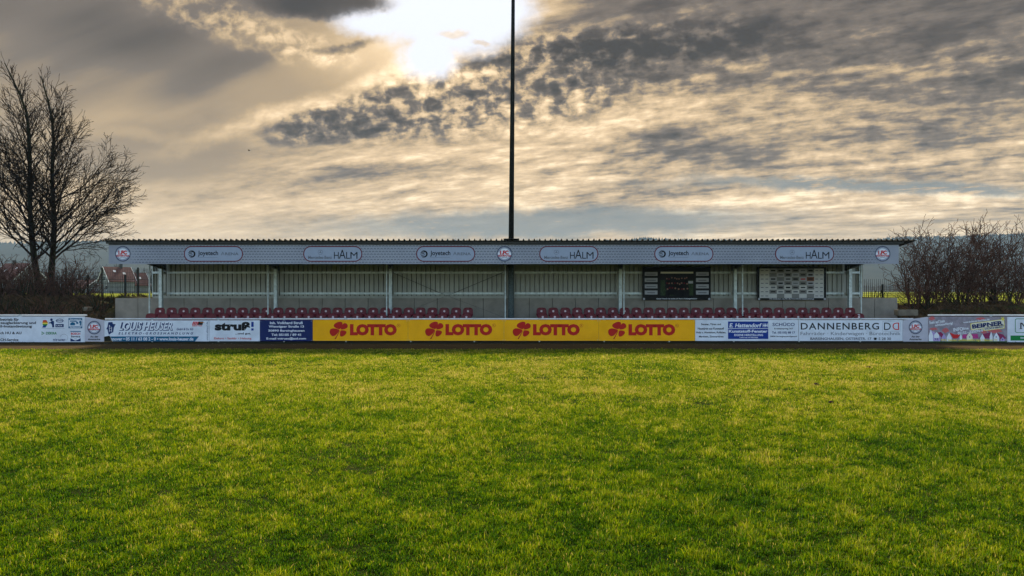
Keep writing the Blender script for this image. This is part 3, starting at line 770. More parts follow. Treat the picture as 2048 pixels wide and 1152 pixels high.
rect('printed_block', 137, 636, 164.5, 640, M['teal'], o, DB, 1); text('Karosserie', 140, 637, 162, 639.4, M['pwhite'], o, DB, 2)
rect('printed_block', 137, 652.8, 164.5, 656.5, M['teal'], o, DB, 1); text('Fachbetrieb', 140, 653.4, 162, 655.9, M['pwhite'], o, DB, 2)
ringm('printed_ring', [(137, 640), (164.5, 640), (164.5, 652.8), (137, 652.8)], [(137.8, 640), (163.7, 640), (163.7, 652.8), (137.8, 652.8)], M['teal'], o, DB, 1)
flat('car_drawing', [(140, 648.5), (141.5, 645.5), (145, 643.8), (149.5, 645.5), (150.5, 648.5), (149, 650.5), (141.5, 650.5)], M['teal'], o, DB, 1)
flat('truck_drawing', [(140, 641.2), (153, 641.2), (153, 642.4), (156, 644), (157, 647.5), (153, 647.5), (152, 643.4), (140, 643.0)], M['teal'], o, DB, 1)
flat('figure_drawing', [(159, 642), (161.5, 641), (163, 643.5), (162.5, 651), (159.5, 651), (160, 646), (158, 645)], M['teal'], o, DB, 1)
flat('printed_triangle', [(83, 662.5), (89.5, 666.2), (83, 670), (83.8, 666.2)], M['green'], o, DB, 1); flat('printed_triangle', [(84.6, 664.6), (87.5, 666.2), (84.6, 668)], M['white'], o, DB, 2)
text('DEKRA', 92, 663.6, 113.5, 668.8, M['green'], o, DB, 1, .02)
ringm('printed_arc', [(128+8*math.cos(t), 675+7*math.sin(t)) for t in np.linspace(-3.0, .9, 16)], [(128+7.6*math.cos(t), 675+6.6*math.sin(t)) for t in np.linspace(-3.0, .9, 16)], M['grey'], o, DB, 1, closed=False)
text('TÜV NORD', 105, 677, 131.5, 682, M['navy'], o, DB, 1, .03, shear=.25)
rect('printed_bar', 141, 662, 161.5, 663.6, M['teal'], o, DB, 1); text('BOSCH', 142, 665, 160.5, 669.6, M['red'], o, DB, 1, .02); text('Service', 142, 670.8, 160.5, 674.8, M['black'], o, DB, 1, .015)
flat('printed_wedge', [(141, 676.5), (151, 681.2), (161.5, 676.5), (161.5, 682.6), (141, 682.6)], M['navy'], o, DB, 1)
ringm('printed_ring', circ(151.2, 678, 2, 16), circ(151.2, 678, 1.6, 16), M['grey'], o, DB, 2)

# --- left club board
def clubboard(pts, cx, cy, tx, label):
    o = board(pts[0][0], pts[1][0], min(pts[0][1], pts[1][1]), 683, M['silver'], label, pts)
    crest(o, cx, cy, 13.7, DB)
    text('An der', cx-8, 671.3, cx+8.5, 675, M['black'], o, DB, 1, .02); text('Ammerke', cx-12.5, 676.6, cx+12, 680.3, M['black'], o, DB, 1, .02)
clubboard([(170, 633.8), (208, 640.6), (208, 683), (170, 683)], 188.5, 655.2, 0, 'silver club crest board with sloping top at the left step in the barrier')
# --- Louis Heuser
o = board(208.6, 417.6, 641, 683, M['white'], 'white and teal electrical wholesale board with dark blue slanted lettering')
flat('printed_band', [(221, 673), (398, 673), (390, 683), (226, 683)], M['teal'], o, DB, 1); flat('torn_patch', [(208.6, 673.5), (219, 671.5), (221, 674), (225, 683), (208.6, 683)], M['kerb'], o, DB, 2)
text('nnover • 05 11 / 63 08 2 - 0 • www.louis-heuser.de', 222, 674.6, 387, 681.3, M['pwhite'], o, DB, 2, .006)
text('LOUIS HEUSER', 238.6, 644.6, 350.2, 661.8, M['navy'], o, DB, 1, .075, shear=.25)
text('LOUIS HEUSER', 237.6, 643.6, 348.4, 660.4, M['pwhite'], o, DB, 2, .02, shear=.25)
text('GmbH & Co. KG', 353, 656, 387, 660.8, M['navy'], o, DB, 1, .012, shear=.2)
text('ELEKTRO-GROSSHANDLUNG', 237, 664.4, 387, 669.2, M['navy'], o, DB, 1, .012, 1.7, shear=.3)
flat('shield_logo', [(216, 649), (217, 644.5), (225, 644.2), (226, 648), (231.5, 648.5), (228, 655), (226.5, 664.5), (222, 666.5), (218, 670), (216, 664), (215, 659), (212.5, 658.5), (215, 654)], M['navy'], o, DB, 1)
for s, a, b in (('L', 650.2, 654.5), ('H', 655, 660), ('M', 660.4, 664.2)): text(s, 218.3, a, 224, b, M['pwhite'], o, DB, 2)
for i in range(4): flat('printed_stripe', [(386.5+3*i, 643.2), (388.8+3*i, 643.2), (386.5+3*i, 650), (384.2+3*i, 650)], M['red'], o, DB, 1)
flat('printed_block', [(397.5, 643.2), (407, 643.2), (405, 650), (395.5, 650)], M['black'], o, DB, 1)
text('MEISTER', 384.5, 650.6, 405, 653, M['red'], o, DB, 1, .01); line(400, 645.3, 409, 645.3, .8, M['orange'], o, DB, 2)
text('www.eltkauf.de', 412.8, 644, 415.6, 681, M['navy'], o, DB, 1, .01, vert=True)
# --- struß
o = board(418.4, 519.5, 640.6, 682.5, M['white'], 'white board with heavy black word and blue exclamation mark')
text('struß', 429.5, 643.6, 500.5, 661.2, M['black'], o, DB, 1, .055); rect('exclamation_stroke', 502.5, 643.6, 507.3, 653.8, M['blue'], o, DB, 1); rect('exclamation_dot', 502.5, 656.8, 507.3, 661, M['blue'], o, DB, 1)
text('...und gut.', 470.5, 664.8, 502, 670, M['black'], o, DB, 1, .02); text('Elektro • Sanitär • Heizung', 428, 674.4, 503, 680, M['pink'], o, DB, 1, 0)
o = board(519.6, 625, 640.2, 682.2, M['navyb'], 'dark navy board with five centred lines of white address text')
for s, a, x1, b, c in (('Inh. Volkhard Struß', 540, 605.5, 643, 648.2), ('Wennigser Straße 13', 537.5, 608, 650.6, 656.4), ('30890 Barsinghausen', 536.5, 609, 659, 664.4), ('Tel: 05105 / 89 41', 543, 602, 667, 671.8), ('E-mail vstruss@aol.com', 533, 612, 674.6, 680)):
    text(s, a, b, x1, c, M['pwhite'], o, DB, 1, .028)
# --- Lotto
place_w = ('first', 'second', 'third', 'fourth')
for i, (a, b, tx) in enumerate(((625.6, 815.8, 700), (816.2, 1007.8, 891), (1008.2, 1197.4, 1066), (1197.8, 1390, 1257))):
    o = board(a, b, 639.6, 681.6, M['yellow'], f'yellow lottery board with red four leaf clover, {place_w[i]} of four from the left')
    text('LOTTO', tx, 648, tx+93.5, 671, M['lred'], o, DB, 1, .075, .96)
    cx, cy = tx-19.5, 659.8
    def leaf(pts, nm='clover_leaf'): flat(nm, [(cx+p, cy+q_) for p, q_ in pts], M['lred'], o, DB, 1)
    def petal(ang, L, w, notch=.0):
        pts = []
        for t in np.linspace(0, 2*math.pi, 26)[:-1]:
            r = L*(0.5+0.5*math.cos(t)) ; s = w*math.sin(t)*(0.55+0.45*math.cos(t*0.5)**2 if False else 1)*(0.35+0.65*(0.5+0.5*math.cos(t)))
            pts.append((r*math.cos(ang)-s*math.sin(ang)+1.8*math.cos(ang), r*math.sin(ang)+s*math.cos(ang)+1.8*math.sin(ang)))
        leaf(pts)
    petal(math.radians(-112), 14.5, 12.5); petal(math.radians(-40), 16.0, 7.5); petal(math.radians(162), 20.0, 10.5); petal(math.radians(52), 12.0, 10.0)
    leaf([(-1.5, 2), (-.8, 2.4), (-5, 11), (-9, 18.5), (-11.5, 18), (-8, 13)], 'clover_stem')
    ringm('registered_ring', circ(tx+97, 651, 3.5, 18), circ(tx+97, 651, 3.0, 18), M['lred'], o, DB, 1); text('R', tx+95.6, 649.4, tx+98.4, 652.8, M['lred'], o, DB, 1)
# --- Hattendorf
o = board(1390.6, 1597, 639.8, 682, M['white'], 'white window maker board with a blue panel in its middle')
for s, a, x1, b, c in (('Fenster, Türen und', 1402.5, 1442, 646.6, 651.2), ('Haustüren aus Kunststoff', 1395.5, 1448, 655, 659.4), ('Holz u. Aluminium, Rolläden,', 1392.5, 1452, 663, 667.4), ('Markisen, Zimmertüren', 1398, 1447, 671.4, 675.6)):
    text(s, a, b, x1, c, M['black'], o, DB, 1, 0)
rect('blue_panel', 1456, 643, 1536.5, 678, M['blue'], o, DB, 1)
text('E. Hattendorf', 1458.5, 646.6, 1523.5, 655, M['pwhite'], o, DB, 2, .03, shear=.2)
for xx in (1525.5, 1531.2): text('H', xx, 647, xx+4.6, 654.6, M['pwhite'], o, DB, 2, .03)
rect('window_icon', 1529, 649.6, 1532.4, 652, M['pwhite'], o, DB, 3)
line(1456, 657.2, 1536.5, 657.2, .9, M['pwhite'], o, DB, 2)
text('Kunststoff-Fenster', 1457.5, 659.6, 1535, 665.4, M['pwhite'], o, DB, 2, .035); text('EIGENE HERSTELLUNG', 1468.5, 668, 1526, 672.2, M['pwhite'], o, DB, 2, .02); text('Lieferung und Montage', 1479, 673.8, 1516, 676.4, M['pwhite'], o, DB, 2)
text('SCHÜCO', 1545, 644.6, 1589.5, 652.2, M['navy'], o, DB, 1, .015); text('Rottkampweg 367', 1548.5, 655.8, 1586, 659.6, M['black'], o, DB, 1, 0); text('Tel. (05105) 88 17', 1544, 663, 1590, 668.6, M['navy'], o, DB, 1, .01); text('30890 Barsinghausen-Egestorf', 1540.5, 671.6, 1594, 675, M['black'], o, DB, 1, 0)
# --- Dannenberg
o = board(1598, 1805.4, 640.4, 682.2, M['white'], 'white bicycle shop board with widely spaced black capitals and mirrored red letter')
text('DANNENBERG', 1601.5, 645.8, 1758, 659.4, M['black'], o, DB, 1, .012, 1.15)
text('D', 1768, 645.4, 1781.5, 660.2, M['black'], o, DB, 1, .0); text('D', 1785, 645.4, 1798, 660.2, M['red'], o, DB, 1, .0, flip=True)
ringm('printed_frame', rrect(1765, 642.6, 1800.5, 663.2, 1, 2), rrect(1765.5, 643.1, 1800, 662.7, 1, 2), M['lgrey'], o, DB, 1)
text('Fahrräder · Kinderwagen · Bürotechnik', 1601, 663.8, 1801, 672.6, M['grey'], o, DB, 1, 0)
text('BARSINGHAUSEN, OSTERSTR. 17', 1620.5, 675, 1743, 681, M['grey'], o, DB, 1, 0); text('5 28 30', 1757, 675, 1782, 680.4, M['grey'], o, DB, 1, 0)
flat('telephone_symbol', [(1747, 676.6), (1748.5, 675.4), (1752.5, 675.4), (1754, 676.6), (1753.6, 677.6), (1752.4, 677.3), (1753.2, 680.2), (1747.8, 680.2), (1748.6, 677.3), (1747.4, 677.6)], M['black'], o, DB, 1)
clubboard([(1806, 640.6), (1856, 633.6), (1856, 683), (1806, 683)], 1831, 654.6, 0, 'silver club crest board with sloping top at the right step in the barrier')
# --- Beissner
o = board(1856.6, 2014.4, 633.4, 685.8, M['mauve'], 'grey pink house builder board with printed row of roofs')
A = -.13
text('Stein auf Stein', 1858.5, 640.6, 1889.5, 646.6, M['pwhite'], o, DB, 2, 0, rot=A); text('schlüsselfertig!', 1870, 646.2, 1906, 652, M['pwhite'], o, DB, 2, 0, rot=A)
text('www.beissner-hochbau.de', 1926, 640, 1979, 644, M['pwhite'], o, DB, 2, 0, rot=A*.9); text('INFO', 1906.5, 655, 1926, 662.4, M['pwhite'], o, DB, 2, .03, rot=A); text('line', 1926, 654.2, 1937, 659.4, M['pwhite'], o, DB, 2, 0, rot=A)
text('05152 - 525296-0', 1915, 661, 1966, 666.4, M['pwhite'], o, DB, 2, .015, rot=A)
def rot_rr(x0, y0, x1, y1, r, a):
    cx, cy = (x0+x1)/2, (y0+y1)/2; c, s = math.cos(a), math.sin(a)
    return [(cx+(x-cx)*c-(y-cy)*s, cy+(x-cx)*s+(y-cy)*c) for x, y in rrect(x0, y0, x1, y1, r, 3)]
flat('logo_edge', rot_rr(1941, 642.6, 2009, 656.4, 2, A), M['pyellow'], o, DB, 2); flat('logo_edge', rot_rr(1966, 651.0, 2009, 659.6, 2, A), M['pyellow'], o, DB, 2)
flat('logo_panel', rot_rr(1942, 643.4, 2008, 655.6, 2, A), M['cream'], o, DB, 3); flat('logo_panel', rot_rr(1967, 652, 2008, 658.8, 2, A), M['cream'], o, DB, 3)
text('BEIßNER', 1943.5, 645, 2006, 653.8, M['navyb'], o, DB, 4, .05, rot=A); text('HOCHBAU', 1969, 654.2, 2006.5, 657.6, M['navyb'], o, DB, 4, .04, rot=A)
st = [(2005+(5.4 if i % 2 == 0 else 2)*math.cos(math.pi*i/5+.3), 638+(5.4 if i % 2 == 0 else 2)*math.sin(math.pi*i/5+.3)) for i in range(10)]
flat('star', st, M['pyellow'], o, DB, 5)
for cx, cy, rx, ry in ((1864, 637, 6, 3.5), (1867, 658, 8, 2.4), (1891, 661, 7, 4.5), (1961, 637.5, 9, 2.4), (1990, 662, 14, 4), (1968, 664, 6, 3)):
    flat('red_cloud', [(cx+rx*(1+.15*math.sin(5*t))*math.cos(t), cy+ry*(1+.2*math.sin(4*t+1))*math.sin(t)) for t in np.linspace(0, 6.283, 25)[:-1]], M['pink'], o, DB, 1)
def hs(x0, x1, ytop, yb, mm): flat('printed_house', [(x0, yb), (x0, (ytop+yb)/2), ((x0+x1)/2, ytop), (x1, (ytop+yb)/2), (x1, yb)], mm, o, DB, 3)
def rf(pts, mm): flat('printed_roof', pts, mm, o, DB, 2)
rf([(1859, 660), (1872, 666), (1882, 672), (1880, 684), (1866, 684)], M['lilac']); rf([(1899, 665), (1909, 669), (1921, 669), (1915, 677), (1906, 677)], M['red']); rf([(1926, 669), (1955, 668), (1957, 677), (1923, 677)], M['magenta'])
rf([(1957, 677), (1966, 668), (1982, 664), (1980, 677)], M['wine']); rf([(1993, 666), (2006, 669), (2013, 677), (2001, 679)], M['wine']); rf([(1872, 666), (1882, 664), (1890, 673), (1884, 676)], M['wine'])
for a in ((1857, 1866, 659, 684, M['pwhite']), (1868, 1878, 664, 676, M['pwhite']), (1883, 1892, 667, 684, M['lilac']), (1893, 1903, 665, 685, M['pwhite']), (1919, 1924, 668, 680, M['pwhite']), (1933, 1945, 664, 682, M['cream']), (1960, 1969, 668, 684, M['pwhite']), (1979, 1985, 663, 683, M['pwhite']), (1987, 1998, 665, 684, M['pwhite']), (2001, 2009, 674, 684, M['lilac'])): hs(*a)
rect('printed_lawn', 1857, 682.5, 2014, 685.4, M['pgreen'], o, DB, 4)
text('Wir bauen schlüsselfertige Häuser !!!', 1881, 678, 1994, 683.2, M['pyellow'], o, DB, 5, .02)
for wx, wy in ((1871, 678), (1875, 678), (1888, 679), (1939, 674), (2005, 679), (1992, 674)): rect('printed_window', wx-.8, wy-1.3, wx+.8, wy+1.3, M['navy'], o, DB, 4)
# --- far right
o = board(2015, 2115, 633.6, 686, M['white'], 'white board with green outline box and black serif letter at the right edge')
ringm('green_outline', rrect(2030, 637, 2110, 665.6, 4), rrect(2031.2, 638.2, 2109, 664.4, 3), M['green'], o, DB, 1)
for a, b, c_, d in ((2040.5, 645.5, 2043, 658), (2040, 645.5, 2044.5, 646.6), (2039, 657, 2044.5, 658)): rect('serif_stroke', a, b, c_, d, M['black'], o, DB, 1)
flat('serif_stroke', [(2041.5, 645.5), (2044.5, 645.5), (2052, 655), (2052, 658.4)], M['black'], o, DB, 1)
rect('green_band', 2021, 671, 2108, 681, M['green'], o, DB, 1); text('www', 2040.5, 674.4, 2048, 677.4, M['pwhite'], o, DB, 2, .01)

# ------------------------------------------------------------------ roof banner
ban = MB().box(X(218, DF), X(1797, DF), DF-.02, DF, Z(528, DF), Z(488, DF)).build('roof_banner', M['banner'])
tag(ban, 'long silver banner with crescents, sponsor ovals and club crests along the stand roof', 'banner')
DBN = DF-.02
def pill(x0, nm):
    x1 = x0+119.2; D = DBN
    b = flat('sponsor_badge', rrect(x0+.6, 492.2, x1-.6, 523.4, 15), M['maroon'], ban, D, 1)
    flat('badge_field', rrect(x0+2.5, 494.1, x1-2.5, 521.5, 13.2), M['pill'], b, D, 2)
    if nm == 'j':
        ringm('swirl', [(x0+16.3+7.4*math.cos(t), 508+7.2*math.sin(t)) for t in np.linspace(-2.4, 2.2, 20)], [(x0+15+5.4*math.cos(t), 508+5.2*math.sin(t)) for t in np.linspace(-2.4, 2.2, 20)], M['black'], b, D, 3, closed=False)
        for i, (a, c_) in enumerate(((9.5, 19), (9, 17), (10.5, 18), (13, 17))): line(x0+a, 505.5+3.0*i, x0+c_, 503.4+3.0*i, 1.4, M['black'], b, D, 3)
        text('Joyetech', x0+28.5, 501.4, x0+69, 513.2, M['black'], b, D, 3, .02); line(x0+28.5, 514.6, x0+68, 514.6, .5, M['grey'], b, D, 3)
        text('A', x0+74.5, 503.6, x0+82, 510.4, M['grey'], b, D, 3, 0); text('RENA', x0+83, 504.8, x0+110, 510.4, M['grey'], b, D, 3, 0, 1.1)
    else:
        cx, cy = x0+34.7, 504.6
        ringm('star_ring', circ(cx, cy, 4.9, 24), circ(cx, cy, 4.4, 24), M['grey'], b, D, 3)
        for k_ in range(3):
            t = -math.pi/2+k_*2.0944; flat('star_arm', [(cx+4.4*math.cos(t), cy+4.4*math.sin(t)), (cx+.8*math.cos(t+1.05), cy+.8*math.sin(t+1.05)), (cx, cy), (cx+.8*math.cos(t-1.05), cy+.8*math.sin(t-1.05))], M['grey'], b, D, 3)
        text('Mercedes-Benz', x0+10.5, 511.6, x0+58, 518, M['grey'], b, D, 3, -.003)
        text('H', x0+62, 504, x0+71.5, 517.4, M['black'], b, D, 3, 0); text('A', x0+72, 499.4, x0+85.5, 517.4, M['black'], b, D, 3, .0)
        text('L', x0+86.5, 504, x0+94, 517.4, M['black'], b, D, 3, 0); text('M', x0+95, 504, x0+109, 517.4, M['black'], b, D, 3, 0)
        text('AUTOHAUS', x0+62, 499.6, x0+109, 502, M['lgrey'], b, D, 3, 0, 1.9)
for x0, nm in ((367.4, 'j'), (606, 'h'), (831.8, 'j'), (1078, 'h'), (1308, 'j'), (1549.5, 'h')): pill(x0, nm)
for cx in (245.8, 1009, 1765): crest(ban, cx, 507.6, 15.8, DBN, 1)

# ------------------------------------------------------------------ posters on the rear wall
DPO = 29.38
def poster(x0, x1, label):
    o = MB().box(X(x0, DPO), X(x1, DPO), DPO, DPO+.03, Z(600, DPO), Z(534, DPO)).build('poster_board', M['poster']); tag(o, label, 'poster board')
    for xx in (x0+3, x1-3): MB().tube([(X(xx, DPO), DPO-.012, Z(598, DPO)), (X(xx, DPO), DPO+.01, Z(598, DPO))], .05, 16).build('fixing_disc', M['lgrey'], o)
    return o
M['pturf'] = mat('photo_turf', (0.03, 0.055, 0.02), 0.4, 0.4, 20, spec=0.1)
o = poster(1285, 1421.5, 'black poster board with a team photograph between two columns of name plates')
rect('team_photo', 1321, 543.5, 1386.5, 591, M['pturf'], o, DPO, 1); rect('photo_sky', 1321, 543.5, 1386.5, 547, M['cream'], o, DPO, 2); rect('photo_hedge', 1321, 547, 1386.5, 560, M['black'], o, DPO, 2)
rect('photo_car', 1376, 562, 1386, 567, M['lgrey'], o, DPO, 2)
for r_, (yb, n, s) in enumerate(((566, 9, 1.0), (577, 9, 1.1), (588, 8, 1.2))):
    for i in range(n):
        cx = 1334+(40/(n-1))*i+random.uniform(-1, 1); w = 3.4*s; yb_ = yb+random.uniform(-1.5, 1.5)
        flat('player_shape', [(cx-w, yb_+3), (cx-w, yb_-5*s), (cx-w*.4, yb_-7.5*s), (cx+w*.4, yb_-7.5*s), (cx+w, yb_-5*s), (cx+w, yb_+3)], M['black'], o, DPO, 3+r_*2)
        flat('player_head', circ(cx, yb_-9.2*s, 1.5*s, 10), M['skin'] if random.random() < .8 else M['maroon'], o, DPO, 4+r_*2)
for xa, xb in ((1289.5, 1315), (1392, 1417.5)):
    for ya, yb in ((544, 551.5), (556, 564), (568.6, 576.6), (581, 589)):
        l = rect('name_plate', xa, ya, xb, yb, M['lgrey'], o, DPO, 1)
        cxm = (xa+xb)/2; ww = random.uniform(7, 9.5); line(cxm-ww, (ya+yb)/2+.5, cxm+ww, (ya+yb)/2+.5, 2.0, M['grey'], l, DPO, 2)
text('Unser Verein ist stolz auf diese Aufstiegshelden!', 1313, 596.2, 1394, 599.2, M['pwhite'], o, DPO, 1, .01)
o = poster(1515, 1652.5, 'sponsor wall poster with a chequered grid of grey and white name fields')
tones = [M['lgrey'], mat('print_pale', (.60, .60, .57), .4, .05), mat('print_mid', (.22, .22, .21), .4, .05), mat('print_brown', (.20, .07, .03), .4, .05)]
rect('sponsor_sheet', 1519, 537, 1647.5, 596, tones[1], o, DPO, 1)
for j in range(7):
    ya = 537+8.43*j
    for i in range(6):
        xa = 1538.6+14.95*i; dark = (i+j) % 2 == 1
        mm = tones[2] if dark else tones[1 if j > 3 else 0]
        if (i, j) == (5, 2): mm = tones[3]
        c_ = rect('sponsor_field', xa+.1, ya+.1, xa+14.8, ya+8.3, mm, o, DPO, 2)
        if j < 6: line(xa+3, ya+4.3, xa+12, ya+4.3, 2.0+random.random()*1.4, M['red'] if (i, j) == (4, 2) else (M['black'] if random.random() < .6 else M['grey']), c_, DPO, 3)
    for xa in (1520, 1529.3, 1629, 1638.5):
        line(xa+1.5, ya+4.3, xa+7, ya+4.3, 1.6, M['grey'], o, DPO, 2, 'small_name')
text('Wir bedanken uns für die freundliche Unterstützung!', 1538, 596.6, 1628, 599.4, M['pwhite'], o, DPO, 2, .01)

# ------------------------------------------------------------------ small things
def lump(name, px, py, w, h, m, label, cat, z0=0.0, D=None):
    D = D or F*(H-z0)/(py-PY0); x = X(px, D); bm = bmesh.new(); bmesh.ops.create_icosphere(bm, subdivisions=3, radius=1)
    for v in bm.verts:
        n = 1+.35*mnoise.fractal(v.co*2.2+Vector((px, 0, 0)), 1, 2, 3); v.co = Vector((v.co.x*w/2*n, v.co.y*w/2.4*n, v.co.z*h*n))
    me = bpy.data.meshes.new(name); bm.to_mesh(me); bm.free(); me.materials.append(m)
    o = bpy.data.objects.new(name, me); COL.objects.link(o); place(o, (x, D, z0+.02)); return tag(o, label, cat)
M['clod'] = mat('earth_clod', (0.05, 0.025, 0.012), 1, .4, 20, bump=.6)
lump('earth_clod', 1737, 737, .13, .05, M['clod'], 'small brown clod of earth on the grass, the farthest of three at right', 'clod')
lump('earth_clod', 1631, 772, .12, .05, M['clod'], 'small brown clod of earth on the grass, middle one of three at right', 'clod')
lump('earth_clod', 1662, 808, .09, .04, M['clod'], 'smallest brown clod of earth on the grass, nearest of three at right', 'clod')
def slab(name, px0, px1, py0, py1, D, label, cat='stone'):
    bm = bmesh.new(); bmesh.ops.create_cube(bm, size=1)
    for v in bm.verts: v.co = Vector((v.co.x*(X(px1, D)-X(px0, D)), v.co.y*.35, v.co.z*(Z(py0, D)-Z(py1, D))))
    bmesh.ops.bevel(bm, geom=bm.edges[:], offset=.02, segments=2, affect='EDGES')
    for v in bm.verts: v.co += Vector([random.uniform(-.008, .008) for _ in range(3)])
    me = bpy.data.meshes.new(name); bm.to_mesh(me); bm.free(); me.materials.append(M['stone']); o = bpy.data.objects.new(name, me); COL.objects.link(o)
    place(o, ((X(px0, D)+X(px1, D))/2, D, (Z(py0, D)+Z(py1, D))/2)); return tag(o, label, cat)
slab('concrete_block', 1792, 1832, 619, 631, 28.7, 'low pale concrete block at the foot of the bank right of the stand')
slab('pale_stone', 169, 181, 614, 622, 29.2, 'small pale stone lying on the brown bank left of the stand')
# bird far off in the sky
bd = MB(); bx0, bD = X(498, 60), 60; bz = Z(301, 60)
bd.tube([(bx0-.09, bD, bz), (bx0-.05, bD, bz+.02), (bx0+.08, bD, bz), (bx0+.09, bD, bz-.01)], [.01, .04, .035, .01], 6)
body = empty('bird', (bx0, bD, bz)); tag(body, 'tiny dark bird flying in the sky left of the mast', 'bird'); bd.build('body', M['black'], body)
for sg in (-1, 1):
    w_ = [(bx0-.03, bD+sg*.03, bz+.02), (bx0+.05, bD+sg*.03, bz+.02), (bx0+.02, bD+sg*.2, bz+.09), (bx0+.08, bD+sg*.22, bz+.03)]
    MB().add(w_+[(x, y, z+.008) for x, y, z in w_], [(0,1,3,2),(6,7,5,4),(0,4,5,1),(1,5,7,3),(3,7,6,2),(2,6,4,0)]).build('wing', M['black'], body)

# ------------------------------------------------------------------ trees and bushes
rnd = random.Random(11)
def rv(s): return Vector((rnd.gauss(0, s), rnd.gauss(0, s), rnd.gauss(0, s)))
def branch(mb, p, d, L, r, lvl, cfg):
    n = max(3, int(L/cfg['step'][lvl])); pts = [p.copy()]; rad = [r]; step = L/n; d = d.normalized()
    kids = []
    for i in range(n):
        t = (i+1)/n
        d = (d + rv(cfg['wob'][lvl]) + Vector((0, 0, cfg['up'][lvl]))*step).normalized()
        p = p + d*step; pts.append(p.copy()); rad.append(max(cfg['rmin'], r*(1-t*.88)))
        if lvl < cfg['max'] and t > cfg['start'][lvl]:
            k = cfg['kids'][lvl]*step
            c = int(k)+(1 if rnd.random() < k-int(k) else 0)
            for _ in range(c): kids.append((p.copy(), d.copy(), t, rad[-1]))
    mb.tube(pts, rad, cfg['sides'][lvl], cap=False)
    for kp, kd, t, kr in kids:
        a = Vector((0, 0, 1)).cross(kd)
        if a.length < .1: a = Vector((1, 0, 0))
        a.normalize(); a = Matrix.Rotation(rnd.uniform(0, 6.28), 3, kd) @ a
        ang = math.radians(rnd.uniform(*cfg['ang'])); nd = kd*math.cos(ang)+a*math.sin(ang)
        nl = L*rnd.uniform(*cfg['len'])*(1-.55*t)
        if nl > .12: branch(mb, kp, nd, nl, max(cfg['rmin'], kr*.62), lvl+1, cfg)
# --- the big bare tree
DT = 34.0
tree = empty('bare_tree', (X(85, DT), DT, 1.4)); tag(tree, 'tall leafless twin stemmed tree at the left edge of the picture', 'tree')
tA = [(84, 612), (80, 575), (70, 520), (66, 470), (64, 420), (64, 370), (63, 320), (60, 270), (54, 225), (42, 190), (28, 158), (14, 128)]
tB = [(90, 612), (90, 580), (95, 540), (100, 490), (103, 440), (101, 400), (98, 360), (97, 320), (99, 280), (97, 240), (92, 205), (84, 175), (76, 150)]
cfgT = dict(step=[.35, .30, .22, .16], wob=[.055, .09, .13, .16], up=[.07, .09, .05, .0], rmin=.0085, max=3, start=[.12, .08, .08, .1], kids=[3.3, 4.3, 3.9, 0], sides=[5, 4, 3, 3], ang=(16, 40), len=(.42, .68))
crown = MB()
for ti, tp in enumerate((tA, tB)):
    yo = DT + (0.25 if ti else -.1)
    pts = [Vector((X(a, DT), yo+.06*math.sin(i), Z(b, DT))) for i, (a, b) in enumerate(tp)]
    n = len(pts); rad = [(.215 if i == 0 else .17)*(1-.93*(i/(n-1))**.8)+.012 for i in range(n)]
    MB().tube(pts, rad, 12).build('trunk', M['bark'], tree, smooth_=True)
    tot = 0; seg_ = []
    for i in range(n-1): seg_.append((pts[i+1]-pts[i]).length)
    S = sum(seg_); h = 2.0; az = rnd.uniform(0, 6)
    while h < S-.15:
        a = h; i = 0
        while a > seg_[i]: a -= seg_[i]; i += 1
        p = pts[i].lerp(pts[i+1], a/seg_[i]); axis = (pts[i+1]-pts[i]).normalized(); t = h/S
        r = rad[i]+(rad[i+1]-rad[i])*a/seg_[i]
        az += 2.4+rnd.uniform(-.5, .5)
        side = Vector((math.cos(az), math.sin(az)*.9, 0))
        inner = (side.x > 0.2 and ti == 0) or (side.x < -.2 and ti == 1)
        el = math.radians(25+38*t+rnd.uniform(-6, 8))
        d = side*math.cos(el)+Vector((0, 0, 1))*math.sin(el)+axis*.15
        env = 5.7*(1-t)**.9*(0.82+.22*rnd.random())+.55
        if t < .18: env *= .75+1.2*t
        if inner: env *= .62
        branch(crown, p, d, env, max(.012, r*.40), 0, cfgT)
        h += rnd.uniform(.15, .28)
crown.build('crown', M['twig'], tree)
print('crown faces', len(crown.f))

# --- bare bushes
def bush(name, px, D, base, top_py, spread, nst, label, group, m, lean=0.0, dens=1.0):
    x0 = X(px, D); ht = Z(top_py, D)-base
    root = empty(name, (x0, D, base)); tag(root, label, 'bush', group)
    cfg = dict(step=[.30, .22, .18], wob=[.11, .16, .18], up=[.10, .06, .02], rmin=.0085, max=2, start=[.10, .08, .1], kids=[3.8*dens, 4.6*dens, 0], sides=[4, 3, 3], ang=(20, 60), len=(.28, .58))
    st, br = MB(), MB()
    for i in range(nst):
        a = rnd.uniform(0, 6.28); q_ = rnd.random()**.6
        p = Vector((x0+spread*.22*q_*math.cos(a), D+.35*q_*math.sin(a), base-.1))
        d = Vector((lean+.75*q_*spread/ht*math.cos(a), .5*q_*math.sin(a), 1.0))
        L = ht*rnd.uniform(.70, 1.02)
        n0 = len(br.v); branch(br, p, d, L, rnd.uniform(.018, .036), 0, cfg)
    br.build('branches', m, root)
    # base clump of old canes
    for i in range(14):
        a = rnd.uniform(0, 6.28); p = Vector((x0+.35*math.cos(a), D+.3*math.sin(a), base-.1))
        pts = [p]; d = Vector((rnd.uniform(-.6, .6), rnd.uniform(-.4, .4), 1)).normalized()
        for k in range(4): d = (d+rv(.2)).normalized(); pts.append(pts[-1]+d*.25)
        st.tube(pts, [.03, .026, .022, .016, .01], 5)
    st.build('stems', M['bark'], root); return root
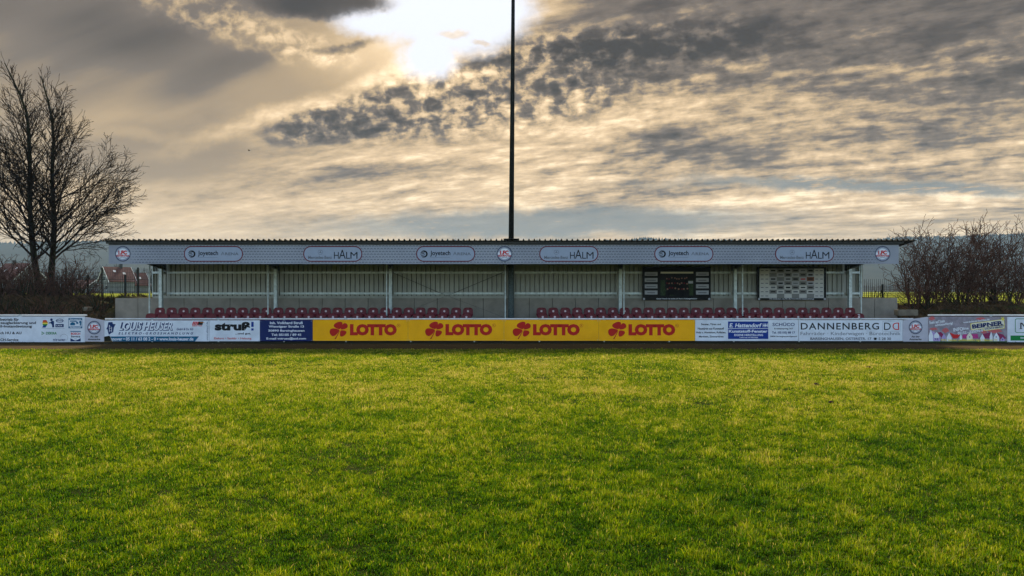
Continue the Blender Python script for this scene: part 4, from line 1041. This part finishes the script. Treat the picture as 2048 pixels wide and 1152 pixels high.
R_ = [(1838, 30.6, 462, 2.8, 15, 'bare bush nearest the right end of the stand'), (1880, 31.2, 440, 2.9, 16, 'tall bare bush second from the stand in the right hedge'), (1925, 30.5, 432, 2.9, 16, 'bare bush with the highest twigs in the middle of the right hedge'),
      (1968, 31.4, 440, 2.9, 16, 'dense dark bare bush behind the barrier fourth in the right hedge'), (2010, 30.6, 432, 2.9, 16, 'spreading bare bush fifth from the stand in the right hedge'), (2052, 31.2, 440, 2.9, 15, 'bare bush cut by the right edge of the picture')]
for px, D, tp, sp, ns, lb in R_: bush('bare_bush', px, D, bank_z(X(px, D), D), tp+14, sp, ns, lb, 'bare bushes of the right hedge', M['twigr'])
L_ = [(-12, 31.5, 488, 3.0, 26, 'brown leafless bush cut by the left edge of the picture', 1), (28, 32.4, 500, 3.0, 26, 'tangled brown bush left of the twin trunks', 1), (62, 31.0, 530, 2.6, 22, 'low tangled bush right in front of the twin trunks', 1),
      (120, 32.2, 498, 3.0, 26, 'brown leafless bush just right of the twin trunks', 1), (156, 31.6, 535, 2.4, 20, 'low brown bush by the first fence post', 1)]
for px, D, tp, sp, ns, lb, dn in L_: bush('bramble_bush', px, D, bank_z(X(px, D), D), tp+8, sp, ns, lb, 'brown bushes round the big tree', M['twigr'])
for px, D, tp, sp, ns, lb in ((8, 34.2, 530, 3.2, 24, 'dense brown bush behind the others left of the big tree'), (92, 34.8, 545, 3.0, 24, 'dense brown bush directly behind the foot of the twin trunks'), (142, 34.0, 552, 2.4, 18, 'dense brown bush between the twin trunks and the fence')):
    bush('bramble_bush', px, D, 1.3, tp, sp, ns, lb, 'brown bushes round the big tree', M['twigr'], dens=1.2)
for px, D, tp, sp, ns, lb in ((-5, 28.9, 590, 2.4, 18, 'low bramble clump behind the rail at the left edge'), (52, 28.4, 596, 2.6, 20, 'low bramble clump behind the rail below the twin trunks'), (104, 29.0, 588, 2.6, 20, 'low bramble clump right of the twin trunks behind the rail'),
      (150, 28.6, 600, 2.2, 16, 'low bramble clump near the step in the barrier'), (204, 29.8, 596, 1.6, 12, 'low bramble clump touching the left end of the concrete wall')):
    bush('bramble_clump', px, D, bank_z(X(px, D), D), tp, sp, ns, lb, 'bramble clumps on the left bank', M['twigr'])
bush('young_shrub', 1757, 31.2, 1.2, 578, .5, 4, 'few thin saplings standing behind the free end of the concrete wall', 'saplings', M['twigr'], dens=.4)

# --- undergrowth on the banks: dead stalks, leaves, grass tufts
def scatter(name, n, xr, yr, m, label, hmin, hmax, wdt, zf=bank_z, lean=.8, keep=None):
    vs, fs = [], []
    for i in range(n):
        x, y = rnd.uniform(*xr), rnd.uniform(*yr)
        if SX0-.1 < x < SX1+.1 and y < 29.9: continue
        if keep and not keep(x, y): continue
        z = zf(x, y); h = rnd.uniform(hmin, hmax); a = rnd.uniform(0, 6.28); w = wdt*rnd.uniform(.6, 1.4)
        lx, ly = rnd.gauss(0, lean)*h, rnd.gauss(0, lean)*h; k = len(vs)
        vs += [(x-w*math.cos(a), y-w*math.sin(a), z-.02), (x+w*math.cos(a), y+w*math.sin(a), z-.02), (x+lx*.5+w*.7, y+ly*.5, z+h*.6), (x+lx, y+ly, z+h)]
        fs += [(k, k+1, k+2), (k, k+2, k+3)]
    tag(link(name, vs, fs, m), label, 'undergrowth', kind='stuff')
cl = lambda x, y: fbm(x*1.3, y*1.3, 1.0, 3) > -.12
scatter('undergrowth', 40000, (-26, SX0+.1), (26.6, 34), M['litter'], 'dead brown stalks and leaves covering the left bank', .04, .26, .012, keep=cl)
scatter('undergrowth', 22000, (SX1, 26), (26.9, 33), M['litter'], 'dead brown stalks and leaves covering the right bank', .04, .26, .012, keep=cl)
scatter('bank_grass', 9000, (-20, -15.5), (31.8, 36), M['verge'], 'green grass along the top of the left bank behind the wall', .10, .34, .010, lean=.3, keep=lambda x, y: fbm(x, y, .9, 3) > -.05)
scatter('bank_grass', 7000, (SX1, 26), (27.0, 29.6), M['verge'], 'green grass at the foot of the right bank', .04, .14, .008, lean=.4, keep=lambda x, y: fbm(x, y, .9, 3) > .05)
scatter('track_edge_weeds', 7000, (-21, 21), (25.5, 26.6), M['litter'], 'withered weeds and crumbs along the foot of the boards', .01, .06, .008, zf=lambda x, y: .04 if y > DB-.16 and y < DB+.3 else .01)
wl = []
bl = MB()
for i in range(260):
    x, y = rnd.uniform(-16, 16), rnd.uniform(24.6, 25.8); a = rnd.uniform(0, 6); s = rnd.uniform(.012, .03)
    bl.add([(x+s*math.cos(a+k*2.09), y+s*math.sin(a+k*2.09), .018+(k == 0)*.015) for k in range(3)], [(0, 1, 2)])
tag(bl.build('fallen_leaves', M['stone']), 'pale fallen leaves and litter on the cinder track', 'leaves', kind='stuff')

# ------------------------------------------------------------------ turf: real blades, thinner and more numerous near the camera
rs = np.random.RandomState(5)
def lat(s, seed):                           # smooth random field sampled on a lattice
    g = np.random.RandomState(seed).rand(200, 200)
    def f(x, y):
        u = (x+60)/s % 198; v = (y+60)/s % 198; i = u.astype(int); j = v.astype(int); a = u-i; b = v-j
        a = a*a*(3-2*a); b = b*b*(3-2*b)
        return (g[i, j]*(1-a)*(1-b)+g[i+1, j]*a*(1-b)+g[i, j+1]*(1-a)*b+g[i+1, j+1]*a*b)
    return f
n1, n2, n3, n4, n5 = lat(1.6, 1), lat(.42, 2), lat(.15, 3), lat(3.5, 4), lat(.065, 6)
def sample(y0, y1, dens):
    N = int(dens*(y1-y0)*1.62*(y0+y1)/2)+10
    y = np.sqrt(rs.rand(N)*(y1**2-y0**2)+y0**2); x = (rs.rand(N)-.5)*1.62*y
    clump = .32*n2(x, y)+.45*n3(x, y)+.22*n1(x, y)+.12
    k = rs.rand(N) < np.clip((clump-.12)*3.0, .4, 1); return x[k], y[k], clump[k]
X_, Y_, C_ = [], [], []
for y0, y1, dn in ((4.2, 6, 14000), (6, 8, 10500), (8, 11, 6200), (11, 15, 3300), (15, 19, 1900), (19, 23.3, 1500)):
    x, y, c = sample(y0, y1, dn); X_.append(x); Y_.append(y); C_.append(c)
x = np.concatenate(X_); y = np.concatenate(Y_); c = np.concatenate(C_); N = len(x)
print('blades', N)
sc = np.maximum(1, y/7.0)
s5 = n5(x, y)
h = (.018+.046*rs.rand(N)**1.5)*(.05+1.35*c)*(.40+1.35*s5)*(1+.25*(n4(x, y)-.5))*np.where(y > 21.5, .8, 1); w = .0030*sc*(.7+.6*rs.rand(N))
a = rs.rand(N)*6.283; le = np.abs(rs.normal(0, .62, N)); la = rs.rand(N)*6.283
ca, sa = np.cos(a), np.sin(a); lx, ly = np.cos(la)*le*h, np.sin(la)*le*h; z0 = np.full(N, -.008)
hv = np.zeros((N, 5, 3))
hv[:, 0] = np.c_[x-w*ca, y-w*sa, z0]; hv[:, 1] = np.c_[x+w*ca, y+w*sa, z0]
hv[:, 2] = np.c_[x+lx*.35+w*.8*ca, y+ly*.35+w*.8*sa, h*.62]; hv[:, 3] = np.c_[x+lx*.35-w*.8*ca, y+ly*.35-w*.8*sa, h*.62]
hv[:, 4] = np.c_[x+lx, y+ly, h*(1.05-.25*np.minimum(le, 1.2))]
base = np.arange(N)[:, None]*5
loops = np.concatenate([base+np.array([[0, 1, 2, 3]]), base+np.array([[3, 2, 4]])], 1).ravel()
me = bpy.data.meshes.new('grass'); me.vertices.add(N*5); me.vertices.foreach_set('co', hv.astype(np.float32).ravel())
me.loops.add(N*7); me.loops.foreach_set('vertex_index', loops.astype(np.int32))
me.polygons.add(N*2); ls = (np.arange(N)[:, None]*7+np.array([[0, 4]])).ravel(); me.polygons.foreach_set('loop_start', ls.astype(np.int32))
me.update(calc_edges=True)
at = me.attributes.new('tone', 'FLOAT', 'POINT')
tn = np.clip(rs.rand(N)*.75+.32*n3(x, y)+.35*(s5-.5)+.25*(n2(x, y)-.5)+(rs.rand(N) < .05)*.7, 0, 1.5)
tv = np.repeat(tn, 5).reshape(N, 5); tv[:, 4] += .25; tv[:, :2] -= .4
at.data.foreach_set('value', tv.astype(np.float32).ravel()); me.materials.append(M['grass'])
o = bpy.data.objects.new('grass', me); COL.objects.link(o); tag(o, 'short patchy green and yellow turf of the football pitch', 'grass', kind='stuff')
